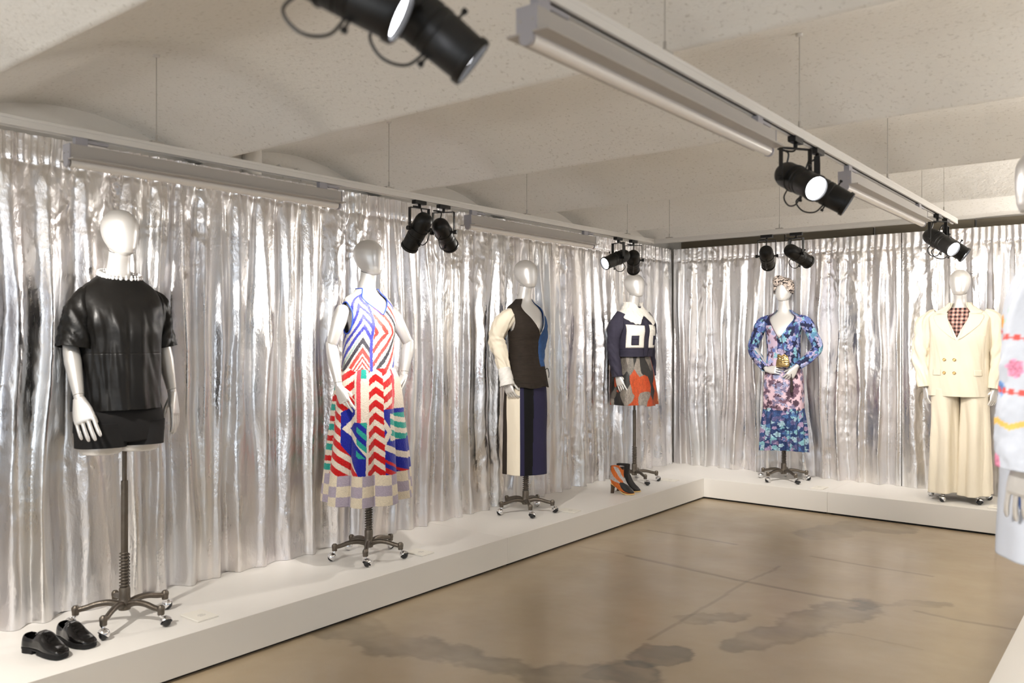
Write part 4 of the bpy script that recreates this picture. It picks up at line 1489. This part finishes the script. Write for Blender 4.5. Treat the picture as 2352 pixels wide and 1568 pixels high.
sleeve('sleeve', M['cloth'], bo_o, [(0.0, -0.130, 1.525), (0.0, -0.195, 1.485), (-0.01, -0.255, 1.36), (-0.01, -0.290, 1.245), (0.05, -0.225, 1.15), (0.118, -0.135, 1.055)],
       [0.044, 0.056, 0.052, 0.048, 0.048, 0.044, 0.036], 90, 150, fold=0.008, seed=51, color=sl_col(61))
sleeve('sleeve', M['cloth'], bo_o, [(0.0, 0.130, 1.525), (0.0, 0.195, 1.485), (-0.01, 0.262, 1.36), (0.0, 0.300, 1.245), (0.06, 0.245, 1.16), (0.125, 0.165, 1.085)],
       [0.044, 0.056, 0.052, 0.048, 0.048, 0.044, 0.036], 90, 150, fold=0.008, seed=52, color=sl_col(62))
arm(r, 'r', (0, -0.17, 1.5), (-0.01, -0.29, 1.245), (0.122, -0.120, 1.050), (0.25, 0.95, 0.02), (0.9, -0.2, 0.35), 1, upper=False)
arm(r, 'l', (0, 0.17, 1.5), (0.0, 0.30, 1.245), (0.130, 0.150, 1.075), (0.18, -0.50, -0.80), (0.9, 0.45, -0.1), 1, upper=False)


def sk5_col(TH, Z, V):
    return florals(TH * 0.17, Z, srgb(206, 178, 190), 71, 330, (-0.56, 0.56), (0.6, 1.14), PINKS, 0.033, leaf=0.75)


def rf_col(TH, Z, V):
    return florals(TH * 0.19, Z, srgb(40, 56, 96), 72, 560, (-0.62, 0.62), (0.24, 0.72), TEALS, 0.024, leaf=0.5)


s5 = Shell([(0.66, 0.0, 0.148, 0.182), (0.85, 0.0, 0.142, 0.180), (1.0, 0.0, 0.130, 0.172), (1.10, 0.0, 0.112, 0.152)], 2.3,
           lambda th, z: 0.006 * np.sin(6 * th + 1) * sstep(1.05, 0.8, z))
s5.mesh('dress_skirt', M['cloth'], r, 320, 250, 0.672, 1.09, sk5_col, thick=0.003)
s5b = Shell([(0.27, 0.0, 0.182, 0.206), (0.45, 0.0, 0.172, 0.196), (0.62, 0.0, 0.158, 0.188), (0.69, 0.0, 0.146, 0.181)], 2.3,
            lambda th, z: (0.004 + 0.012 * sstep(0.68, 0.45, z)) * np.sin(17 * th + 1.5 * np.sin(3 * th)) + 0.005 * np.sin(7 * th + z * 6))
s5b.mesh('dress_ruffle', M['cloth'], r, 420, 240, lambda T: 0.292 + 0.012 * np.sin(T * 2 + 1), 0.688, rf_col, thick=0.003)
MB().add(lathe([(0.003, 0.0), (0.006, -0.01), (0.011, -0.02), (0.0125, -0.14), (0.001, -0.142)], 14, origin=(0.165, 0.118, 0.985))) \
    .add(tube([(0.165, 0.118, 0.98), (0.15, 0.112, 1.03)], 0.003, 8)).build('tassel', mat('dark_tassel', (0.03, 0.02, 0.02), 0.9, bump=[((300, 300, 10), 0.003, 1)]), r)
# turban: wrapped shell over the skull plus a twisted knot
th_ = np.linspace(-np.pi, np.pi, 160, endpoint=False)
TT = np.linspace(0, 1, 70)
TH, T = np.meshgrid(th_, TT)
a = np.abs(np.angle(np.exp(1j * TH)))
edge = 0.34 + 0.36 * np.exp(-(a / 0.70) ** 2)
tz = edge + (1.0 - edge) * T
wrap_ = 0.0035 * np.sin(46 * (tz - 0.25 * TH) + 2 * np.sin(TH * 2)) * (1 - T * 0.5)
V = head_pt(TH, tz, 0.012)
V = V + wrap_[..., None] * np.stack([np.cos(TH), np.sin(TH), 0 * TH], -1)


def zebra(u, v, s):
    k = vn(u * 9 + 1.2 * vn(u * 5, v * 14, s), v * 42 + 2.0 * vn(u * 4, v * 10, s + 1), s + 2)
    C = np.zeros(u.shape + (3,)) + np.array(srgb(206, 192, 182))
    C[k > 0.08] = srgb(36, 30, 32)
    return C


tb = mesh_np('turban', V, gridF(160, 70, True), M['cloth'], r, colors=zebra(TH * 0.8, tz, 4).reshape(-1, 3), thick=0.003)
kp = np.linspace(0, 2 * np.pi * 1.6, 90)
kr = np.linspace(0.040, 0.012, 90)
kpath = np.stack([0.066 + 0.022 * np.linspace(0, 1, 90) + 0 * kp, -0.024 + kr * np.cos(kp), 1.872 + kr * np.sin(kp)], -1)
Vk, Fk = tube(kpath, np.interp(np.linspace(0, 1, 90), [0, 0.2, 1], [0.014, 0.025, 0.020]), 20, 'round')
Vk = np.asarray(Vk)
ko = MB().add((Vk, Fk)).build('turban_knot', M['cloth'], tb, angle=3)
kc = zebra(np.arctan2(Vk[:, 1] + 0.024, Vk[:, 2] - 1.872)[None] * 0.6, (Vk[:, 0] + Vk[:, 1])[None] * 4, 9)[0]
at = ko.data.color_attributes.new('Col', 'FLOAT_COLOR', 'POINT')
cc = np.ones((len(Vk), 4), np.float32)
cc[:, :3] = kc
at.data.foreach_set('color', cc.ravel())

# gold clutch held in front of the flower dress
bag = thing('clutch_bag', 'small crumpled gold striped clutch bag held by the flower dress mannequin', 'bag', (-2.77 + 0.055, 7.556 - 0.175, 0.19 + 1.105))
bag.rotation_euler = (0, 0, -math.pi / 2)
u = np.linspace(-np.pi, np.pi, 72, endpoint=False)
v = np.linspace(0, 1, 40)
U, W = np.meshgrid(u, v)
wid = np.interp(W, [0, 0.1, 0.55, 0.8, 1.0], [0.046, 0.062, 0.058, 0.044, 0.050])
dep = np.interp(W, [0, 0.15, 0.6, 0.85, 1.0], [0.010, 0.026, 0.022, 0.012, 0.014])
cr = 1 + 0.10 * np.sin(U * 12 + 3 * W) * W + 0.10 * fbm(U * 3, W * 9, 77)
V = np.stack([dep * np.cos(U) * cr, wid * np.sin(U) * (1 + 0.05 * fbm(U * 2, W * 6, 78)), -0.055 + 0.11 * W + 0.008 * np.sin(U * 5) * W], -1)
gc = np.zeros(U.shape + (3,)) + np.array((0.66, 0.47, 0.20))
gc[np.sin(W * 46 + 2.6 * np.sin(U * 2 + 4 * W) + U * 2) > 0.25] = (0.05, 0.035, 0.02)
mesh_np('pouch', V, gridF(72, 40, True), mat('gold_stripe', rough=0.3, metal=0.8, vcol=True, bump=[(60, 0.004, 3)]), bag, colors=gc.reshape(-1, 3), thick=0.002)
MB().add(tube([(0.0, -0.044, 0.036), (0.006, 0, 0.033), (0.0, 0.044, 0.036)], 0.006, 10, 'round')).build('clasp_band', M['gold'], bag)

# ================================================================== 6: cream suit
r = mannequin('silver mannequin in an oversized cream double-breasted suit over a pink checked shirt', -1.315, 7.545, -math.pi / 2 + 0.05, math.radians(-45), 0.0)
r.scale = (1, 1, 0.983)
BZ = [(0.845, 0.0, 0.178, 0.222), (1.0, 0.0, 0.174, 0.220), (1.2, 0.004, 0.166, 0.214), (1.36, 0.012, 0.164, 0.216), (1.46, 0.004, 0.140, 0.226), (1.515, -0.006, 0.112, 0.232),
      (1.545, -0.012, 0.096, 0.205), (1.57, -0.016, 0.084, 0.150), (1.595, -0.017, 0.075, 0.105), (1.63, -0.016, 0.070, 0.084)]


def bz_fold(th, z):
    return (0.010 * fbm(np.cos(th) * 2 + 2, z * 3 + np.sin(th) * 2.5, 84) + 0.010 * np.sin(4 * th + 0.7) * sstep(1.4, 1.0, z)
            + 0.008 * np.exp(-((np.abs(th) - 0.95) / 0.13) ** 2) * np.sin(9 * z + 1) + 0.008 * (th > 0.03) * (np.abs(th) < 1.0) * (z < 1.36) * 0.6)


bz = Shell(BZ, 2.6, bz_fold)
zt6 = vneck(1.335, 0.52, 1.628, 0.0, 0.72)
bz_o = bz.mesh('blazer', M['cream'], r, 240, 200, 0.860, zt6, thick=0.005)
for s in (1, -1):
    bz.patch('lapel', M['cream'], bz_o, [(s * 0.02, 1.320), (s * 0.66, 1.450), (s * 0.78, 1.525), (s * 0.26, 1.545)] if s > 0 else
             [(s * 0.26, 1.545), (s * 0.78, 1.525), (s * 0.66, 1.450), (s * 0.02, 1.320)], (16, 16), 0.006, 0.004)
    bz.patch('collar', M['cream'], bz_o, [(s * 0.25, 1.535), (s * 0.74, 1.540), (s * 1.40, 1.596), (s * 0.66, 1.630)] if s > 0 else
             [(s * 0.66, 1.630), (s * 1.40, 1.596), (s * 0.74, 1.540), (s * 0.25, 1.535)], (16, 14), 0.009, 0.004)
    a, b = (0.42, 0.82) if s > 0 else (-0.88, -0.50)
    bz.patch('pocket_flap', M['cream'], bz_o, [(a, 1.030), (b, 1.030), (b, 1.078), (a, 1.078)], (10, 8), 0.006, 0.003)
    sleeve('sleeve', M['cream'], bz_o, [(0.0, s * 0.165, 1.535), (0.0, s * 0.232, 1.495), (0.0, s * 0.268, 1.36), (0.0, s * 0.280, 1.20), (0.02, s * 0.262, 1.05), (0.035, s * 0.248, 0.925)],
           [0.050, 0.066, 0.074, 0.076, 0.070, 0.064, 0.056], fold=0.020, seed=90 + s, fs=(5, 7))
for yy in (-0.098, -0.012):
    for z in (1.160, 1.053):
        thb = math.asin(max(-1, min(1, yy / 0.216))) * 0.72
        p = bz.pt(np.array(thb), np.array(z), 0.004)
        MB().add(lathe([(0.001, 0.0), (0.012, 0.001), (0.0125, 0.004), (0.010, 0.006), (0.008, 0.0045), (0.001, 0.0045)], 18, axis=(1, 0.15 * yy, 0), origin=p)) \
            .build('button', M['brass'], bz_o)


def check_col(TH, Z, V):
    a = np.floor(V[..., 1] / 0.016)
    b = np.floor(Z / 0.016)
    C = np.zeros(TH.shape + (3,)) + np.array(srgb(222, 184, 172))
    C[(np.mod(a, 2) < 1)] = srgb(150, 112, 106)
    C[(np.mod(b, 2) < 1)] = srgb(160, 120, 112)
    C[(np.mod(a, 2) < 1) & (np.mod(b, 2) < 1)] = srgb(44, 34, 36)
    return C


shirt = Shell([(1.15, 0, 0.110, 0.135), (1.38, 0.014, 0.122, 0.146), (1.45, 0.006, 0.106, 0.150), (1.51, -0.006, 0.086, 0.140), (1.55, -0.014, 0.072, 0.118), (1.575, -0.017, 0.063, 0.088), (1.60, -0.017, 0.057, 0.066)], 2.2)
shirt.mesh('checked_shirt', M['cloth'], r, 200, 140, 1.2, 1.585, check_col, thick=0.002)
arm(r, 'r', (0, -0.2, 1.5), (0.0, -0.280, 1.20), (0.035, -0.246, 0.925), (0.15, 0.05, -0.98), (0.5, -0.9, 0), 1, upper=False)
arm(r, 'l', (0, 0.2, 1.5), (0.0, 0.280, 1.20), (0.035, 0.246, 0.925), (0.15, -0.05, -0.98), (0.5, 0.9, 0), 1, upper=False)
parts = []
for s in (-1, 1):
    lg = Shell([(0.05, 0.004, 0.185, 0.116), (0.40, 0.0, 0.168, 0.104), (0.75, 0.0, 0.150, 0.102), (0.92, 0.0, 0.138, 0.106)], 2.5,
               lambda th, z: 0.015 * np.cos(3 * th) * np.exp(-((th) / 0.5) ** 2) + 0.018 * np.sin(6 * th + 0.5 * s + 1.0 * (1 - z)) * sstep(0.95, 0.5, z)
               + 0.005 * fbm(np.cos(th) * 3, z * 5 + np.sin(th) * 3, 95), cy=s * 0.108)
    _, _, V, Q = lg.grid(140, 120, lambda T: 0.068 + 0.006 * np.sin(T * 2) + (0.0 if s < 0 else -0.006), 0.92)
    parts.append((V, Q))
hp = Shell([(0.84, 0, 0.148, 0.212), (0.95, 0, 0.140, 0.200), (1.05, 0, 0.115, 0.165)], 2.4)
_, _, V, Q = hp.grid(120, 20, 0.86, 1.05)
parts.append((V, Q))
join_grids('wide_trousers', parts, M['cream'], r, 0.004)

# ================================================================== 7: embroidered white coat, at the right edge
r = mannequin('silver mannequin in a white coat embroidered with coloured flowers, cut off by the right edge', -0.268, 2.962, math.pi, math.radians(-120), 0.0)
BRIGHT = [srgb(c) for c in ((250, 206, 60), (232, 92, 80), (240, 170, 90), (110, 190, 130), (236, 150, 180), (120, 160, 220))]
PALE = srgb(206, 212, 224)


def coat_col(U, Z, seed, lim, vl):
    C = florals(U, Z, PALE, seed, 15, lim, vl, BRIGHT, 0.034, leaf=0.1)
    k = (np.minimum(np.abs(Z - vl[0] - 0.20), np.abs(Z - vl[0] - 0.33)) + 0.003 * np.sign(np.sin(U * 220)) < 0.0045)
    C[k] = srgb(226, 96, 90)
    k = (np.abs(Z - vl[0] - 0.11 - 0.014 * np.abs(np.mod(U * 22, 2) - 1)) < 0.008)
    C[k] = srgb(244, 200, 110)
    return C


CT = [(1.03, 0.0, 0.134, 0.195), (1.12, 0.0, 0.130, 0.190), (1.25, 0.000, 0.128, 0.184), (1.38, 0.004, 0.124, 0.182), (1.46, 0.000, 0.110, 0.186), (1.515, -0.006, 0.092, 0.180),
      (1.55, -0.012, 0.084, 0.150), (1.58, -0.016, 0.072, 0.106), (1.62, -0.014, 0.062, 0.074)]
ct = Shell(CT, 2.4, lambda th, z: 0.006 * fbm(np.cos(th) * 2, z * 4 + np.sin(th) * 2, 101))
ct_o = ct.mesh('embroidered_coat', M['cloth'], r, 260, 180, 1.04, 1.618, lambda TH, Z, V: coat_col(TH * 0.17, Z, 5, (-0.54, 0.54), (1.0, 1.6)), thick=0.006)
for s in (-1, 1):
    sleeve('sleeve', M['cloth'], ct_o, [(-0.01, s * 0.135, 1.525), (0.0, s * 0.20, 1.47), (0.025, s * 0.240, 1.30), (0.040, s * 0.240, 1.12), (0.045, s * 0.235, 0.945)],
           [0.054, 0.068, 0.074, 0.074, 0.072], 80, 150, fold=0.010, seed=110 + s,
           color=lambda A, T, V: coat_col(A * 0.075, 1.5 - T * 0.57, 7, (0, 0.47), (0.93, 1.5)))
arm(r, 'l', (0, 0.19, 1.5), (0.028, 0.240, 1.28), (0.045, 0.236, 0.965), (0.12, -0.02, -0.98), (0.35, 0.9, 0.05), 0, upper=False)
arm(r, 'r', (0, -0.19, 1.5), (0.028, -0.240, 1.28), (0.045, -0.236, 0.965), (0.12, 0.02, -0.98), (0.3, -0.9, 0.05), 0, upper=False)
s7 = Shell([(0.65, 0.0, 0.140, 0.200), (0.85, 0.0, 0.134, 0.192), (1.0, 0.0, 0.130, 0.176), (1.12, 0, 0.108, 0.150)], 2.4, lambda th, z: 0.006 * np.sin(6 * th) * sstep(1.0, 0.7, z))
s7.mesh('white_skirt', mat('pale_cotton', srgb(204, 210, 222), 0.8, bump=[(16, 0.004, 3)]), r, 120, 80, 0.662, 1.10, thick=0.004)
MB().add(tube(crom([(0.05, 0.205, 1.06), (0.06, 0.225, 0.95), (0.05, 0.22, 0.83)], 12), 0.010, 10, 'round')).build('belt_tie', mat('navy_tie', srgb(62, 84, 130), 0.8), ct_o)


# ------------------------------------------------------------------ shoes
def foot_outline(t, L, w_heel, w_ball, w_toe):
    return spl([0, 0.06, 0.25, 0.45, 0.68, 0.86, 0.96, 1.0], [0.50 * w_heel, 0.92 * w_heel, w_heel, 0.5 * (w_heel + w_ball), w_ball, w_toe, 0.62 * w_toe, 0.12 * w_toe], t)


def loafer(label, x, y, rz, side):
    t = thing('loafer', label, 'shoe', (x, y, 0.19), rz, 'black patent loafers on the platform')
    L = 0.245
    n = 60
    T = np.linspace(0, 1, n)
    W = foot_outline(T, L, 0.029, 0.040, 0.033)
    X = T * L
    cyv = side * 0.010 * np.sin(np.pi * T)
    # sole
    def slab(z0, z1, x0, x1, grow, nm, m, par):
        k = (X >= x0) & (X <= x1)
        xs, ws, cs = X[k], W[k] + grow, cyv[k]
        m_ = len(xs)
        ring = np.concatenate([np.stack([xs, cs + ws, 0 * xs], -1), np.stack([xs[::-1], (cs - ws)[::-1], 0 * xs], -1)])
        V = np.concatenate([ring + (0, 0, z0), ring + (0, 0, z1)])
        N = len(ring)
        F = [tuple(range(N - 1, -1, -1)), tuple(range(N, 2 * N))] + [(i, (i + 1) % N, N + (i + 1) % N, N + i) for i in range(N)]
        MB().add((V, F)).build(nm, m, par, bevel=0.001)
    slab(0.018, 0.025, 0, L, 0.004, 'sole', M['blackcloth'], t)
    slab(0.0, 0.018, 0, 0.075, 0.002, 'heel', M['blackcloth'], t)
    slab(0.004, 0.018, 0.10, L * 0.985, 0.002, 'outsole', M['blackcloth'], t)
    # upper: rows over the foot; the opening is cut out of the top behind the strap
    top = spl([0, 0.05, 0.16, 0.30, 0.40, 0.50, 0.62, 0.78, 0.92, 1.0], [0.066, 0.074, 0.074, 0.070, 0.088, 0.086, 0.066, 0.048, 0.037, 0.026], T)
    a = np.linspace(0, np.pi, 41)
    A, TT_ = np.meshgrid(a, T)
    hz = (top - 0.024)[:, None]
    c, s = np.cos(A), np.sin(A)
    V = np.stack([np.repeat(X[:, None], 41, 1), cyv[:, None] + W[:, None] * np.sign(c) * np.abs(c) ** 0.6, 0.024 + hz * np.abs(s) ** 0.6], -1)
    V[..., 0] += np.where(TT_ < 0.2, (V[..., 2] - 0.024) * 0.10 * (1 - TT_ / 0.2), 0)
    qt = gridF(41, n).reshape(n - 1, 40, 4)
    am = (a[:-1] + a[1:]) / 2
    wid_ = np.interp((T[:-1] + T[1:]) / 2, [0, 0.045, 0.08, 0.18, 0.30, 0.37, 0.38], [0, 0, 0.62, 0.80, 0.80, 0.66, 0])
    keep = np.abs(am[None, :] - np.pi / 2) > wid_[:, None]
    V0 = np.stack([np.full(41, X[0]), np.full(41, cyv[0]), np.full(41, 0.03)], -1)
    Qb = np.stack([np.arange(40) + n * 41, np.arange(40) + n * 41 + 1, np.arange(40) + 1, np.arange(40)], -1)
    mesh_np('upper', np.concatenate([V.reshape(-1, 3), V0]), np.concatenate([qt[keep].reshape(-1, 4)[:, ::-1], Qb[:, ::-1]]), M['patent'], t, thick=0.003, off=-1)
    V2 = V.copy()
    V2[..., 1] = cyv[:, None] + (V[..., 1] - cyv[:, None]) * 0.92
    V2[..., 2] = 0.024 + (V[..., 2] - 0.024) * 0.25
    mesh_np('insole', V2[2:20], gridF(41, 18)[:, ::-1], M['blackcloth'], t)
    st = (T > 0.37) & (T < 0.64)
    Vs = V[st] + 0
    Vs[..., 2] = 0.024 + (Vs[..., 2] - 0.024) * 1.04 + 0.0015
    Vs[..., 1] = cyv[st][:, None] + (Vs[..., 1] - cyv[st][:, None]) * 1.04
    mesh_np('strap', Vs, gridF(41, int(st.sum()))[:, ::-1], M['patent'], t, thick=0.0025, off=1)
    Vg = V[(T > 0.33) & (T < 0.42)][:, 11:30] + 0
    Vg[..., 2] += 0.004 + 0.010 * (0.42 - TT_[(T > 0.33) & (T < 0.42)][:, 11:30]) / 0.09
    mesh_np('tongue', Vg, gridF(19, len(Vg))[:, ::-1], M['patent'], t, thick=0.0025, off=1)
    return t


M['patent'] = mat('black_patent', (0.004, 0.0035, 0.0035), 0.14, spec=0.4, coat=0.25, coatrough=0.03, bump=[(14, 0.003, 2)])
loafer('black patent loafer nearest the lower left corner of the platform', -3.765, 1.465, math.radians(13), 1)
loafer('black patent loafer behind its pair, closer to the wheeled stand', -3.80, 1.625, math.radians(5), -1)


def ankle_boot(label, x, y, rz, front):
    t = thing('ankle_boot', label, 'shoe', (x, y, 0.19), rz, 'patchwork high heeled ankle boots')
    # centre line from shaft top down to toe: rows as closed sections
    n, m = 150, 120
    T = np.linspace(0, 1, n)
    px_ = spl([0, 0.25, 0.45, 0.58, 0.70, 0.82, 0.92, 1.0], [0.060, 0.058, 0.058, 0.078, 0.112, 0.150, 0.182, 0.205], T)
    pz_ = spl([0, 0.25, 0.45, 0.58, 0.70, 0.82, 0.92, 1.0], [0.232, 0.185, 0.135, 0.092, 0.058, 0.034, 0.022, 0.016], T)
    rl = spl([0, 0.25, 0.45, 0.58, 0.70, 0.82, 0.92, 1.0], [0.056, 0.056, 0.059, 0.060, 0.047, 0.031, 0.018, 0.004], T)   # half length along the section
    rw = spl([0, 0.25, 0.45, 0.58, 0.70, 0.82, 0.92, 1.0], [0.040, 0.036, 0.036, 0.037, 0.038, 0.039, 0.033, 0.010], T)
    ang = spl([0, 0.25, 0.45, 0.58, 0.70, 0.82, 0.92, 1.0], [0.0, 0.02, 0.25, 0.65, 0.95, 1.15, 1.3, 1.4], T)
    a = np.linspace(0, 2 * np.pi, m, endpoint=False)
    A, TT_ = np.meshgrid(a, T)
    c, s = np.cos(A), np.sin(A)
    V = np.stack([px_[:, None] + rl[:, None] * c * np.cos(ang)[:, None], rw[:, None] * s, pz_[:, None] + rl[:, None] * c * np.sin(ang)[:, None]], -1)
    V[..., 2] = np.maximum(V[..., 2], np.interp(V[..., 0], [-0.01, 0.02, 0.06, 0.115, 0.16, 0.22], [0.088, 0.082, 0.058, 0.018, 0.011, 0.014]))
    colr = patchwork(A, V[..., 2] + 0.25 * V[..., 0], V, 17, 26, 0.045, (0.0, 0.30), [srgb(q) for q in ((196, 98, 28), (16, 15, 16), (176, 172, 170), (196, 98, 28), (20, 18, 18))], 1.0, 0.8) \
        if front else np.zeros(V.shape) + np.array(srgb(20, 18, 19))
    mesh_np('boot_upper', V, gridF(m, n, True)[:, ::-1], M['bootleather'], t, colors=colr.reshape(-1, 3), thick=0.003, off=1)
    # sole with a pale edge, heel
    xs = np.linspace(0.01, 0.212, 30)
    w = np.interp(xs, [0.0, 0.02, 0.08, 0.15, 0.195, 0.212], [0.018, 0.026, 0.024, 0.040, 0.032, 0.010])
    zb = np.interp(xs, [-0.01, 0.02, 0.06, 0.115, 0.16, 0.22], [0.088, 0.080, 0.055, 0.013, 0.005, 0.009])
    ring = []
    V = []
    for x_, w_, z_ in zip(xs, w, zb):
        V += [(x_, -w_, z_ - 0.004), (x_, w_, z_ - 0.004), (x_, w_, z_ + 0.004), (x_, -w_, z_ + 0.004)]
    F = [tuple(q) for q in gridF(4, 30, True)] + [(3, 2, 1, 0), (116, 117, 118, 119)]
    MB().add((V, F)).build('sole', M['palesole'], t)
    MB().add(tube([(0.026, 0, 0.079), (0.020, 0, 0.045), (0.016, 0, 0.003)], [0.024, 0.017, 0.0145], 16)).add(lathe([(0.015, 0), (0.015, 0.004)], 16, origin=(0.016, 0, 0))) \
        .build('heel', M['heelwood'], t)
    return t


M['bootleather'] = mat('boot_suede', rough=0.6, vcol=True, bump=[(200, 0.0012, 2)])
M['palesole'] = mat('pale_sole', srgb(226, 196, 130), 0.5)
M['heelwood'] = mat('dark_heel', (0.06, 0.035, 0.02), 0.3)
ankle_boot('orange, black and grey patchwork ankle boot, front one of the pair', -3.70, 6.035, math.radians(12), True)
ankle_boot('black heeled ankle boot standing behind the orange patchwork one', -3.72, 6.165, math.radians(16), False)

# ------------------------------------------------------------------ caption cards lying on the platform
M['card'] = mat('cream_card', (0.80, 0.77, 0.70), 0.7)
M['cardink'] = mat('grey_card_print', (0.50, 0.48, 0.45), 0.8)
for lab, x, y, rz in (('beside the black leather mannequin', -3.575, 2.150, 0.0), ('beside the striped skirt mannequin', -3.58, 3.62, 0.0),
                      ('beside the black tunic mannequin', -3.555, 5.20, 0.0), ('beside the denim jacket mannequin', -3.60, 6.90, 0.0),
                      ('beside the flower dress mannequin', -2.38, 7.36, math.pi / 2), ('beside the cream suit mannequin', -1.03, 7.36, math.pi / 2)):
    t = thing('caption_card', 'cream caption card lying flat on the platform ' + lab, 'card', (x, y, 0.19), rz, 'caption cards')
    MB().add(box((0, 0, 0.0045), (0.15, 0.105, 0.007))).build('plate', M['card'], t, bevel=0.001)
    mb = MB()
    for k, (w, o) in enumerate(((0.030, 0.022), (0.040, 0.010), (0.026, -0.002))):
        mb.add(box((o, 0.004, 0.00825), (0.004, w, 0.0005)))
    mb.build('print', M['cardink'], t)
